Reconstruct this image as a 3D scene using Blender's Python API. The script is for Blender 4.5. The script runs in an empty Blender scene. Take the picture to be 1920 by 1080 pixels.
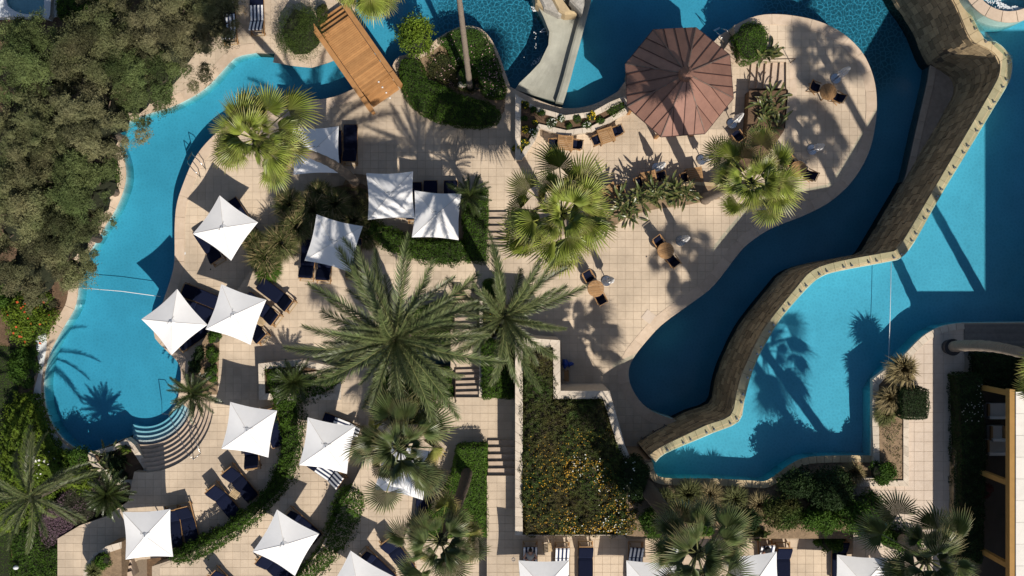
import bpy, bmesh, math, random
import numpy as np
from mathutils import Vector, Matrix
from mathutils.geometry import tessellate_polygon

random.seed(7)
RNG = np.random.default_rng(11)
S = bpy.context.scene
C = S.collection
R = math.radians
PI = math.pi

# ------------------------------------------------------------------ camera, sky, sun, exposure
HCAM = 50.0
cam_d = bpy.data.cameras.new('camera')
cam = bpy.data.objects.new('camera', cam_d)
C.objects.link(cam)
cam.location = (0, 0, HCAM)
cam.rotation_euler = (0, 0, 0)
cam_d.sensor_width = 36.0
cam_d.lens = 36.0 * HCAM / 48.0
cam_d.clip_end = 1000
S.camera = cam

SUN_EL = 48.0
SH = Vector((-0.47, 0.883))            # ground direction in which shadows fall
wd = bpy.data.worlds.new('World')
S.world = wd
wd.use_nodes = True
nt = wd.node_tree
nt.nodes.clear()
sky = nt.nodes.new('ShaderNodeTexSky')
sky.sky_type = 'NISHITA'
sky.sun_disc = False
sky.sun_elevation = R(SUN_EL)
sky.sun_rotation = math.atan2(-SH.x, -SH.y)
bg = nt.nodes.new('ShaderNodeBackground')
bg.inputs[1].default_value = 0.078
wo = nt.nodes.new('ShaderNodeOutputWorld')
nt.links.new(sky.outputs[0], bg.inputs[0])
nt.links.new(bg.outputs[0], wo.inputs[0])

sd = bpy.data.lights.new('sun', 'SUN')
sd.energy = 4.75
sd.angle = R(0.5)
sd.color = (1.0, 0.93, 0.83)
sun = bpy.data.objects.new('sun', sd)
C.objects.link(sun)
ce, se = math.cos(R(SUN_EL)), math.sin(R(SUN_EL))
sun.rotation_euler = Vector((SH.x * ce, SH.y * ce, -se)).to_track_quat('-Z', 'Y').to_euler()
sun.location = (20, -40, 60)

S.view_settings.view_transform = 'Standard'
S.view_settings.look = 'None'
S.view_settings.exposure = 0.12
S.view_settings.gamma = 1.0
S.view_settings.use_curve_mapping = False
S.cycles.max_bounces = 6
S.cycles.diffuse_bounces = 3
S.cycles.transparent_max_bounces = 12

# ------------------------------------------------------------------ geometry helpers
def P(px, py, z=0.0):
    """a place in the yard: photo pixel at ground level scale (40 px to the metre), at height z"""
    k = (HCAM - z) / HCAM / 40.0
    return Vector(((px - 960) * k, (540 - py) * k, z))

def pts2(lst, z):
    return [P(a, b, z).to_2d() for a, b in lst]

def smooth(lst, n=4, closed=False):
    out = []
    m = len(lst)
    rng = range(m if closed else m - 1)
    for i in rng:
        p0 = lst[(i - 1) % m] if (closed or i > 0) else lst[0]
        p1 = lst[i]
        p2 = lst[(i + 1) % m]
        p3 = lst[(i + 2) % m] if (closed or i + 2 < m) else lst[-1]
        for k in range(n):
            t = k / n
            out.append(tuple(0.5 * ((2 * p1[j]) + (-p0[j] + p2[j]) * t + (2 * p0[j] - 5 * p1[j] + 4 * p2[j] - p3[j]) * t * t
                             + (-p0[j] + 3 * p1[j] - 3 * p2[j] + p3[j]) * t ** 3) for j in range(2)))
    if not closed:
        out.append(tuple(lst[-1]))
    return out

def area2(poly):
    return 0.5 * sum(poly[i][0] * poly[(i + 1) % len(poly)][1] - poly[(i + 1) % len(poly)][0] * poly[i][1] for i in range(len(poly)))

def inside(poly, x, y):
    c = False
    n = len(poly)
    j = n - 1
    for i in range(n):
        xi, yi = poly[i][0], poly[i][1]
        xj, yj = poly[j][0], poly[j][1]
        if (yi > y) != (yj > y) and x < (xj - xi) * (y - yi) / (yj - yi) + xi:
            c = not c
        j = i
    return c

def inside_np(poly, X, Y):
    c = np.zeros(len(X), bool)
    n = len(poly)
    j = n - 1
    for i in range(n):
        xi, yi = poly[i][0], poly[i][1]
        xj, yj = poly[j][0], poly[j][1]
        if yi != yj:
            cond = ((yi > Y) != (yj > Y)) & (X < (xj - xi) * (Y - yi) / (yj - yi) + xi)
            c ^= cond
        j = i
    return c

def edge_dist(poly, X, Y):
    d = np.full(len(X), 1e9)
    n = len(poly)
    for i in range(n):
        ax, ay = poly[i][0], poly[i][1]
        bx, by = poly[(i + 1) % n][0], poly[(i + 1) % n][1]
        L = (bx - ax) ** 2 + (by - ay) ** 2 + 1e-12
        t = np.clip(((X - ax) * (bx - ax) + (Y - ay) * (by - ay)) / L, 0, 1)
        d = np.minimum(d, np.hypot(X - ax - t * (bx - ax), Y - ay - t * (by - ay)))
    return d

def clip_cell(poly, x0, y0, x1, y1):
    def cut(pl, f, g):
        out = []
        n = len(pl)
        for i in range(n):
            a, b = pl[i], pl[(i + 1) % n]
            fa, fb = f(a), f(b)
            if fa >= 0:
                out.append(a)
            if (fa >= 0) != (fb >= 0):
                t = fa / (fa - fb)
                out.append((a[0] + (b[0] - a[0]) * t, a[1] + (b[1] - a[1]) * t))
        return out
    pl = [(p[0], p[1]) for p in poly]
    for f in (lambda p: p[0] - x0, lambda p: x1 - p[0], lambda p: p[1] - y0, lambda p: y1 - p[1]):
        pl = cut(pl, f, None)
        if len(pl) < 3:
            return []
    return pl

class MB:
    def __init__(s):
        s.v = []
        s.f = []
        s.t = []
    def add(s, vs, fs, tone=None):
        b = len(s.v)
        s.v += [tuple(v) for v in vs]
        s.f += [tuple(b + i for i in f) for f in fs]
        s.t += [random.random() if tone is None else tone] * len(vs)
        return s
    def box(s, c, size, rz=0.0, rot=None, tone=None):
        hx, hy, hz = size[0] / 2, size[1] / 2, size[2] / 2
        M = rot if rot is not None else Matrix.Rotation(rz, 3, 'Z')
        c = Vector(c)
        vs = [c + M @ Vector((x * hx, y * hy, z * hz)) for z in (-1, 1) for y in (-1, 1) for x in (-1, 1)]
        return s.add(vs, [(0, 2, 3, 1), (4, 5, 7, 6), (0, 1, 5, 4), (2, 6, 7, 3), (0, 4, 6, 2), (1, 3, 7, 5)], tone)
    def beam(s, a, b, w, h, tone=None):
        a, b = Vector(a), Vector(b)
        d = b - a
        q = d.to_track_quat('X', 'Z').to_matrix()
        return s.box((a + b) / 2, (d.length, w, h), rot=q, tone=tone)
    def prism(s, poly, z0, z1, tone=None, bottom=True):
        pl = [(p[0], p[1]) for p in poly]
        if area2(pl) < 0:
            pl = pl[::-1]
        n = len(pl)
        vs = [(x, y, z1) for x, y in pl] + [(x, y, z0) for x, y in pl]
        tri = tessellate_polygon([[Vector((x, y, 0)) for x, y in pl]])
        fs = []
        for t in tri:
            a, b, c = t
            ar = (pl[b][0] - pl[a][0]) * (pl[c][1] - pl[a][1]) - (pl[c][0] - pl[a][0]) * (pl[b][1] - pl[a][1])
            if ar < 0:
                a, b, c = a, c, b
            fs.append((a, b, c))
            if bottom:
                fs.append((a + n, c + n, b + n))
        for i in range(n):
            j = (i + 1) % n
            fs.append((i, i + n, j + n, j))
        return s.add(vs, fs, tone)
    def tube(s, pts, rad, n=8, tone=None, cap=True):
        pts = [Vector(p) for p in pts]
        rs = rad if isinstance(rad, (list, tuple)) else [rad] * len(pts)
        vs, fs = [], []
        ref = Vector((0.13, 0.91, 0.38))
        for i, p in enumerate(pts):
            d = (pts[min(i + 1, len(pts) - 1)] - pts[max(i - 1, 0)]).normalized()
            u = d.cross(ref)
            if u.length < 0.05:
                u = d.cross(Vector((1, 0, 0)))
            u.normalize()
            w = d.cross(u)
            for k in range(n):
                a = 2 * PI * k / n
                vs.append(p + (u * math.cos(a) + w * math.sin(a)) * rs[i])
        for i in range(len(pts) - 1):
            for k in range(n):
                a, b = i * n + k, i * n + (k + 1) % n
                fs.append((a, a + n, b + n, b))
        if cap:
            fs.append(tuple(range(n)))
            fs.append(tuple(reversed(range((len(pts) - 1) * n, len(pts) * n))))
        return s.add(vs, fs, tone)
    def disc(s, c, r, h, n=16, tone=None):
        pl = [(c[0] + r * math.cos(2 * PI * k / n), c[1] + r * math.sin(2 * PI * k / n)) for k in range(n)]
        return s.prism(pl, c[2] - h / 2, c[2] + h / 2, tone)
    def mesh(s, name, off=(0, 0, 0), smooth=False):
        me = bpy.data.meshes.new(name)
        ox, oy, oz = off
        me.from_pydata([(x - ox, y - oy, z - oz) for x, y, z in s.v], [], s.f)
        at = me.attributes.new('tone', 'FLOAT', 'POINT')
        at.data.foreach_set('value', s.t)
        if smooth:
            me.polygons.foreach_set('use_smooth', [True] * len(me.polygons))
        me.update()
        return me
    def build(s, name, m, parent=None, world=False, smooth=False, kind=None, label=None):
        """world=True: vertices are in world space and are made relative to the (unrotated) parent"""
        off = (0, 0, 0)
        if parent is not None and world:
            off = origin_of(parent)
        me = s.mesh(name, off, smooth)
        me.materials.append(m)
        return link(name, me, parent, kind=kind, label=label)

def origin_of(o):
    v = Vector((0, 0, 0))
    while o is not None:
        v = v + Vector(o.location)
        o = o.parent
    return v

def link(name, me, parent=None, loc=None, kind=None, label=None):
    o = bpy.data.objects.new(name, me)
    C.objects.link(o)
    if parent is not None:
        o.parent = parent
    if loc is not None:
        o.location = loc
    if kind:
        o['kind'] = kind
    if label:
        o['label'] = label
    return o

def thing(name, label, cat, loc=(0, 0, 0), rz=0.0, group=None):
    o = bpy.data.objects.new(name, None)
    o.empty_display_size = 0.2
    C.objects.link(o)
    o.location = loc
    o.rotation_euler = (0, 0, rz)
    o['label'] = label
    o['category'] = cat
    if group:
        o['group'] = group
    return o

def copy_tree(o, parent=None):
    c = o.copy()
    C.objects.link(c)
    c.parent = parent
    for ch in KIDS.get(o, [k for k in o.children]):
        copy_tree(ch, c)
    return c
KIDS = {}

def place(proto, used, loc, rz, label, group=None):
    """first use moves the prototype itself, later ones copy it"""
    o = proto if not used else copy_tree(proto)
    o.location = loc
    o.rotation_euler = (0, 0, rz)
    o['label'] = label
    if group:
        o['group'] = group
    return o

# ------------------------------------------------------------------ materials
def mat(name, col, rough=0.8, var=0.25, scale=3.0, tone=0.0, rnd=0.0, bump=0.0, bscale=30.0, col2=None, trans=0.0,
        spec=0.3, metal=0.0, world=True, detail=5.0, stain=0.0, tipcol=None, stretch=None, hue=None):
    m = bpy.data.materials.new(name)
    m.use_nodes = True
    n = m.node_tree
    n.nodes.clear()
    N = n.nodes.new
    L = n.links.new
    out = N('ShaderNodeOutputMaterial')
    bs = N('ShaderNodeBsdfPrincipled')
    bs.inputs['Roughness'].default_value = rough
    bs.inputs['Specular IOR Level'].default_value = spec
    bs.inputs['Metallic'].default_value = metal
    if world:
        geo = N('ShaderNodeNewGeometry')
        co = geo.outputs['Position']
    else:
        tc = N('ShaderNodeTexCoord')
        co = tc.outputs['Object']
    if stretch:
        mp = N('ShaderNodeMapping')
        mp.inputs['Scale'].default_value = stretch
        L(co, mp.inputs[0])
        cs = mp.outputs[0]
    else:
        cs = co
    nz = N('ShaderNodeTexNoise')
    nz.inputs['Scale'].default_value = scale
    nz.inputs['Detail'].default_value = detail
    nz.inputs['Roughness'].default_value = 0.65
    L(cs, nz.inputs['Vector'])
    rmp = N('ShaderNodeMapRange')
    rmp.inputs[1].default_value = 0.3
    rmp.inputs[2].default_value = 0.7
    L(nz.outputs[0], rmp.inputs[0])
    mx = N('ShaderNodeMix')
    mx.data_type = 'RGBA'
    mx.inputs[6].default_value = (*col, 1)
    c2 = col2 if col2 else tuple(c * (1 - var) for c in col)
    mx.inputs[7].default_value = (*c2, 1)
    L(rmp.outputs[0], mx.inputs[0])
    cur = mx.outputs[2]
    def mulv(val_socket, lo, hi, cur):
        mr = N('ShaderNodeMapRange')
        mr.inputs[3].default_value = lo
        mr.inputs[4].default_value = hi
        L(val_socket, mr.inputs[0])
        vm = N('ShaderNodeVectorMath')
        vm.operation = 'SCALE'
        L(cur, vm.inputs[0])
        L(mr.outputs[0], vm.inputs['Scale'])
        return vm.outputs[0]
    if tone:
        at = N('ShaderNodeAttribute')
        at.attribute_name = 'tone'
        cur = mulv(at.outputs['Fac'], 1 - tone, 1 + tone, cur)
    if rnd:
        oi = N('ShaderNodeObjectInfo')
        cur = mulv(oi.outputs['Random'], 1 - rnd, 1 + rnd, cur)
    if tipcol:
        at = N('ShaderNodeAttribute')
        at.attribute_name = 'tip'
        m2 = N('ShaderNodeMix')
        m2.data_type = 'RGBA'
        m2.inputs[7].default_value = (*tipcol, 1)
        L(at.outputs['Fac'], m2.inputs[0])
        L(cur, m2.inputs[6])
        cur = m2.outputs[2]
    if hue:
        at = N('ShaderNodeAttribute')
        at.attribute_name = 'hue'
        m2 = N('ShaderNodeMix')
        m2.data_type = 'RGBA'
        m2.inputs[7].default_value = (*hue, 1)
        L(at.outputs['Fac'], m2.inputs[0])
        L(cur, m2.inputs[6])
        cur = m2.outputs[2]
    if stain:
        n2 = N('ShaderNodeTexNoise')
        n2.inputs['Scale'].default_value = 0.45
        n2.inputs['Detail'].default_value = 6.0
        L(co, n2.inputs['Vector'])
        mr0 = N('ShaderNodeMapRange')
        mr0.inputs[1].default_value = 0.38
        mr0.inputs[2].default_value = 0.62
        L(n2.outputs[0], mr0.inputs[0])
        cur = mulv(mr0.outputs[0], 1 - stain, 1 + stain * 0.4, cur)
    L(cur, bs.inputs['Base Color'])
    if bump:
        n3 = N('ShaderNodeTexNoise')
        n3.inputs['Scale'].default_value = bscale
        n3.inputs['Detail'].default_value = 4.0
        L(cs, n3.inputs['Vector'])
        bp = N('ShaderNodeBump')
        bp.inputs['Strength'].default_value = bump
        bp.inputs['Distance'].default_value = 0.03
        L(n3.outputs[0], bp.inputs['Height'])
        L(bp.outputs[0], bs.inputs['Normal'])
    if trans:
        tr = N('ShaderNodeBsdfTranslucent')
        L(cur, tr.inputs[0])
        ms = N('ShaderNodeMixShader')
        ms.inputs[0].default_value = trans
        L(bs.outputs[0], ms.inputs[1])
        L(tr.outputs[0], ms.inputs[2])
        L(ms.outputs[0], out.inputs[0])
    else:
        L(bs.outputs[0], out.inputs[0])
    return m

M = {}
M['tile'] = mat('limestone_tile', (0.58, 0.470, 0.350), 0.75, scale=5, tone=0.13, col2=(0.52, 0.415, 0.305), bump=0.25, bscale=40, stain=0.2)
M['tile_cream'] = mat('pale_limestone_tile', (0.60, 0.50, 0.41), 0.75, scale=5, tone=0.06, col2=(0.54, 0.44, 0.35), bump=0.25, bscale=40, stain=0.1)
M['grout'] = mat('grout', (0.47, 0.38, 0.285), 0.95, scale=8)
M['coping'] = mat('coping_stone', (0.60, 0.475, 0.36), 0.7, scale=4, tone=0.08, col2=(0.52, 0.40, 0.29), bump=0.3, bscale=30, stain=0.12)
M['cap'] = mat('honey_cap_stone', (0.56, 0.44, 0.27), 0.75, scale=4, tone=0.10, col2=(0.46, 0.35, 0.20), bump=0.3, bscale=30, stain=0.18)
M['wallstone'] = mat('rough_wall_stone', (0.40, 0.30, 0.18), 0.9, scale=6, tone=0.36, col2=(0.29, 0.215, 0.125), bump=0.7, bscale=25)
M['mortar'] = mat('mortar', (0.13, 0.10, 0.07), 0.95, scale=10)
M['whitestone'] = mat('pale_wall_stone', (0.62, 0.54, 0.44), 0.85, scale=6, tone=0.12, col2=(0.50, 0.42, 0.33), bump=0.4, bscale=30)
M['stair'] = mat('stair_stone', (0.54, 0.42, 0.32), 0.8, scale=5, tone=0.05, bump=0.3, bscale=30, stain=0.15)
M['soil'] = mat('garden_soil', (0.16, 0.10, 0.06), 0.95, scale=6, var=0.5, bump=0.8, bscale=18)
M['drysoil'] = mat('dry_soil', (0.30, 0.21, 0.13), 0.95, scale=5, var=0.45, bump=0.8, bscale=18)
M['white'] = mat('white_plaster', (0.68, 0.70, 0.70), 0.6, scale=1.5, var=0.12)
M['poolfloor'] = mat('pool_plaster', (0.52, 0.60, 0.62), 0.7, scale=1.1, var=0.10, detail=8, stain=0.07)
M['poolfloor_up'] = mat('pale_pool_plaster', (0.66, 0.70, 0.70), 0.7, scale=1.6, var=0.10, detail=8, stain=0.06)
M['pooltile'] = mat('pool_wall_tile', (0.42, 0.60, 0.55), 0.4, scale=12, tone=0.25, var=0.2, bump=0.2)
M['concrete'] = mat('slide_concrete', (0.33, 0.325, 0.27), 0.6, scale=2.2, var=0.22, bump=0.15, stain=0.2)
M['wood'] = mat('teak', (0.44, 0.225, 0.085), 0.55, scale=3, tone=0.16, rnd=0.08, col2=(0.34, 0.165, 0.06), stretch=(1, 1, 1), world=True, bump=0.2, bscale=50, detail=8)
M['woodf'] = mat('furniture_teak', (0.36, 0.20, 0.085), 0.6, scale=9, tone=0.2, rnd=0.12, world=False, bump=0.2)
M['woodl'] = mat('weathered_teak', (0.50, 0.36, 0.20), 0.6, scale=9, tone=0.12, rnd=0.1, world=False)
M['deckwood'] = mat('grey_decking', (0.22, 0.20, 0.18), 0.8, scale=6, tone=0.2, bump=0.3)
M['copper'] = mat('aged_copper_sheet', (0.29, 0.155, 0.115), 0.45, scale=2.2, tone=0.14, col2=(0.22, 0.118, 0.09), metal=0.15, spec=0.5, bump=0.1, bscale=6, stain=0.12, detail=9)
M['seam'] = mat('copper_seam', (0.09, 0.045, 0.04), 0.45, scale=5, metal=0.3)
M['ridge'] = mat('green_tinged_copper', (0.17, 0.085, 0.07), 0.5, scale=5, col2=(0.20, 0.17, 0.14), metal=0.2)
M['navy'] = mat('navy_canvas', (0.006, 0.009, 0.026), 0.9, spec=0.1, scale=14, rnd=0.2, world=False, var=0.2, bump=0.15, bscale=60)
M['navypale'] = mat('sun_faded_navy_canvas', (0.016, 0.026, 0.070), 0.85, scale=14, world=False, var=0.2)
M['towelw'] = mat('white_towel', (0.80, 0.80, 0.80), 0.95, scale=30, var=0.08, world=False, bump=0.4, bscale=80)
M['canvas'] = mat('white_parasol_canvas', (0.90, 0.89, 0.88), 0.8, scale=1.6, var=0.07, world=False, trans=0.12, bump=0.12, bscale=5.0)
M['metal'] = mat('stainless_steel', (0.55, 0.55, 0.55), 0.25, metal=1.0, var=0.05)
M['darkmetal'] = mat('dark_metal', (0.03, 0.03, 0.035), 0.5, var=0.1)
M['pole'] = mat('umbrella_pole', (0.09, 0.06, 0.045), 0.6, var=0.2)
M['ochre'] = mat('ochre_painted_beam', (0.36, 0.20, 0.055), 0.7, var=0.15)
M['roof'] = mat('cream_roof_slab', (0.72, 0.68, 0.62), 0.8, scale=3, tone=0.04, var=0.1, bump=0.2)
M['render'] = mat('building_render', (0.55, 0.47, 0.36), 0.85, scale=2, var=0.12, bump=0.2)
M['glass'] = mat('window_glass', (0.03, 0.04, 0.05), 0.1, spec=0.8, var=0.1)
M['darkfloor'] = mat('terrace_dark_floor', (0.10, 0.085, 0.07), 0.7, var=0.2)
M['sofa'] = mat('cream_sofa_fabric', (0.62, 0.58, 0.52), 0.9, var=0.08)
M['rock'] = mat('artificial_rock', (0.52, 0.40, 0.23), 0.85, scale=2.5, tone=0.1, col2=(0.40, 0.30, 0.18), bump=0.6, bscale=8)
M['boulder'] = mat('pale_boulder', (0.45, 0.42, 0.37), 0.9, scale=5, var=0.4, bump=0.8, bscale=12)
M['skin'] = mat('skin', (0.48, 0.26, 0.18), 0.55, scale=8, var=0.1, world=False)
M['shirt'] = mat('grey_tee', (0.36, 0.36, 0.34), 0.9, scale=20, var=0.15, world=False)
M['shorts'] = mat('dark_shorts', (0.06, 0.03, 0.04), 0.9, var=0.2, world=False)
M['hair'] = mat('dark_hair', (0.03, 0.018, 0.012), 0.7, var=0.3, world=False)
M['black'] = mat('black_straw', (0.012, 0.012, 0.014), 0.8, var=0.3, world=False)
M['bark'] = mat('palm_bark', (0.30, 0.245, 0.195), 0.95, scale=4, tone=0.25, col2=(0.17, 0.13, 0.10), stretch=(1, 1, 6), bump=0.9, bscale=7)
M['bark_dark'] = mat('fibrous_palm_bark', (0.15, 0.11, 0.08), 0.95, scale=7, tone=0.3, bump=1.0, bscale=14)
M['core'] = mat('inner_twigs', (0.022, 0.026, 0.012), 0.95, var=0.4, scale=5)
M['coreb'] = mat('inner_dry_twigs', (0.05, 0.04, 0.028), 0.95, var=0.4, scale=5)

def leaf(name, col, col2, tone=0.45, trans=0.28, rough=0.6, spec=0.15, tip=None, scale=1.2, hue=None, rnd=0.12):
    M[name] = mat(name, col, rough, scale=scale, tone=tone, col2=col2, trans=trans, spec=spec, tipcol=tip, hue=hue, rnd=rnd)
leaf('olive_leaf', (0.195, 0.182, 0.092), (0.100, 0.128, 0.048), tone=0.65, scale=0.5, rnd=0.2)
leaf('olive_leaf_green', (0.140, 0.165, 0.062), (0.072, 0.108, 0.034), tone=0.65, scale=0.5, rnd=0.2)
leaf('olive_leaf_brown', (0.185, 0.168, 0.090), (0.105, 0.115, 0.052), tone=0.65, scale=0.5, rnd=0.2)
leaf('green_leaf', (0.062, 0.120, 0.014), (0.035, 0.078, 0.012))
leaf('hedge_leaf', (0.058, 0.112, 0.010), (0.034, 0.074, 0.009))
leaf('bright_leaf', (0.155, 0.215, 0.020), (0.080, 0.140, 0.018))
leaf('dark_leaf', (0.028, 0.052, 0.014), (0.018, 0.036, 0.012))
leaf('bed_leaf', (0.085, 0.066, 0.024), (0.034, 0.072, 0.012), scale=0.8)
leaf('lavender_leaf', (0.070, 0.056, 0.048), (0.042, 0.056, 0.022), scale=3.0)
leaf('grass_blade', (0.150, 0.150, 0.055), (0.075, 0.095, 0.030), scale=1.0)
leaf('dry_grass_blade', (0.30, 0.235, 0.125), (0.17, 0.14, 0.06), scale=2)
leaf('lawn_blade', (0.085, 0.165, 0.018), (0.06, 0.12, 0.014), tone=0.3)
leaf('fan_leaf', (0.215, 0.255, 0.040), (0.125, 0.170, 0.028), tone=0.75, trans=0.18, rough=0.42, spec=0.4, tip=(0.40, 0.29, 0.13), rnd=0.28)
leaf('fan_leaf_dark', (0.105, 0.140, 0.045), (0.058, 0.090, 0.030), tone=0.55, trans=0.2, rough=0.4, spec=0.45, tip=(0.33, 0.25, 0.12), rnd=0.28)
leaf('date_leaf', (0.108, 0.140, 0.048), (0.056, 0.084, 0.028), tone=0.6, trans=0.15, rough=0.45, spec=0.4, tip=(0.34, 0.27, 0.13), rnd=0.25)
leaf('cycad_leaf', (0.045, 0.070, 0.016), (0.028, 0.048, 0.012), tone=0.3, trans=0.12, rough=0.35, spec=0.5, tip=(0.16, 0.14, 0.05), rnd=0.2)
leaf('strap_leaf', (0.060, 0.095, 0.024), (0.034, 0.060, 0.016), tone=0.35, trans=0.15, rough=0.35, spec=0.5, tip=(0.2, 0.17, 0.06), rnd=0.2)
leaf('bamboo_leaf', (0.085, 0.125, 0.024), (0.040, 0.070, 0.014))
leaf('maroon_leaf', (0.12, 0.03, 0.03), (0.05, 0.03, 0.02))
def petal(name, col):
    M[name] = mat(name, col, 0.6, var=0.15, tone=0.2, trans=0.2)
petal('orange_petal', (0.58, 0.32, 0.02)); petal('white_petal', (0.78, 0.78, 0.70)); petal('red_petal', (0.62, 0.10, 0.03))
petal('yellow_petal', (0.75, 0.52, 0.02)); petal('pink_petal', (0.55, 0.33, 0.33)); petal('purple_petal', (0.13, 0.075, 0.10))

def water_mat(name, dens, caustic_spots=None, absorb=(0.0, 0.62, 0.86)):
    m = bpy.data.materials.new(name)
    m.use_nodes = True
    n = m.node_tree
    n.nodes.clear()
    N = n.nodes.new
    L = n.links.new
    out = N('ShaderNodeOutputMaterial')
    geo = N('ShaderNodeNewGeometry')
    tr = N('ShaderNodeBsdfTransparent')
    tr.inputs[0].default_value = (1, 1, 1, 1)
    gl = N('ShaderNodeBsdfGlossy')
    gl.inputs[1].default_value = 0.08
    nz = N('ShaderNodeTexNoise')
    nz.inputs['Scale'].default_value = 7.0
    nz.inputs['Detail'].default_value = 3.0
    L(geo.outputs['Position'], nz.inputs['Vector'])
    bp = N('ShaderNodeBump')
    bp.inputs['Strength'].default_value = 0.22
    bp.inputs['Distance'].default_value = 0.03
    L(nz.outputs[0], bp.inputs['Height'])
    L(bp.outputs[0], gl.inputs['Normal'])
    fr = N('ShaderNodeFresnel')
    fr.inputs[0].default_value = 1.33
    L(bp.outputs[0], fr.inputs[1])
    ms = N('ShaderNodeMixShader')
    L(fr.outputs[0], ms.inputs[0])
    L(tr.outputs[0], ms.inputs[1])
    L(gl.outputs[0], ms.inputs[2])
    L(ms.outputs[0], out.inputs[0])
    # caustic light painted into the transmission tint: bright web lines, darker cells
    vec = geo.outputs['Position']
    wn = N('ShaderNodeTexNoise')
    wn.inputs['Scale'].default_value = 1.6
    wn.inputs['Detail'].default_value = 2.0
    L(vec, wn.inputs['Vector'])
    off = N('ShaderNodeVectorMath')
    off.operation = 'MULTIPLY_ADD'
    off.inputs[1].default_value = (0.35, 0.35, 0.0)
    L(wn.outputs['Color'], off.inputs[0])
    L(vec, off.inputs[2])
    def web(scale, thick):
        vo = N('ShaderNodeTexVoronoi')
        vo.feature = 'DISTANCE_TO_EDGE'
        vo.voronoi_dimensions = '2D'
        vo.inputs['Scale'].default_value = scale
        L(off.outputs[0], vo.inputs['Vector'])
        r = N('ShaderNodeMapRange')
        r.interpolation_type = 'SMOOTHSTEP'
        r.inputs[1].default_value = 0.0
        r.inputs[2].default_value = thick
        r.inputs[3].default_value = 1.0
        r.inputs[4].default_value = 0.0
        L(vo.outputs['Distance'], r.inputs[0])
        return r.outputs[0]
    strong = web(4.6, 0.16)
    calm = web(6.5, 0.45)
    mk = None
    if caustic_spots:
        for (cx, cy, r0, r1) in caustic_spots:
            d = N('ShaderNodeVectorMath')
            d.operation = 'DISTANCE'
            L(vec, d.inputs[0])
            d.inputs[1].default_value = (cx, cy, -1.05)
            r = N('ShaderNodeMapRange')
            r.interpolation_type = 'SMOOTHSTEP'
            r.inputs[1].default_value = r0
            r.inputs[2].default_value = r1
            r.inputs[3].default_value = 1.0
            r.inputs[4].default_value = 0.0
            L(d.outputs['Value'], r.inputs[0])
            if mk is None:
                mk = r.outputs[0]
            else:
                a = N('ShaderNodeMath')
                a.operation = 'MAXIMUM'
                L(mk, a.inputs[0])
                L(r.outputs[0], a.inputs[1])
                mk = a.outputs[0]
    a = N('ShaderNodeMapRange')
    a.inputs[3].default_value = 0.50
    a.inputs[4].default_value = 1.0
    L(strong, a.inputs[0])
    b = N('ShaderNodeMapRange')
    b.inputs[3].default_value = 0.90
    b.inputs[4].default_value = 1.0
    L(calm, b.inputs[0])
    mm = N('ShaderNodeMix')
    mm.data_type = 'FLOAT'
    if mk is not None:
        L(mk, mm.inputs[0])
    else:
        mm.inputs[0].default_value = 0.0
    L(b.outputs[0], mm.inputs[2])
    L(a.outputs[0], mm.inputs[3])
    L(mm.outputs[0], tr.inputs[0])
    va = N('ShaderNodeVolumeAbsorption')
    va.inputs[0].default_value = (*absorb, 1)
    va.inputs[1].default_value = dens
    L(va.outputs[0], out.inputs[1])
    return m

# ------------------------------------------------------------------ structure helpers
def struct(name, mb, m, smooth=False):
    o = mb.build(name, m, smooth=smooth)
    o['kind'] = 'structure'
    return o

def slab(name, px, z, m, zb=-2.6, ):
    return struct(name, MB().prism(pts2(px, z), zb, z), m)

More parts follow.
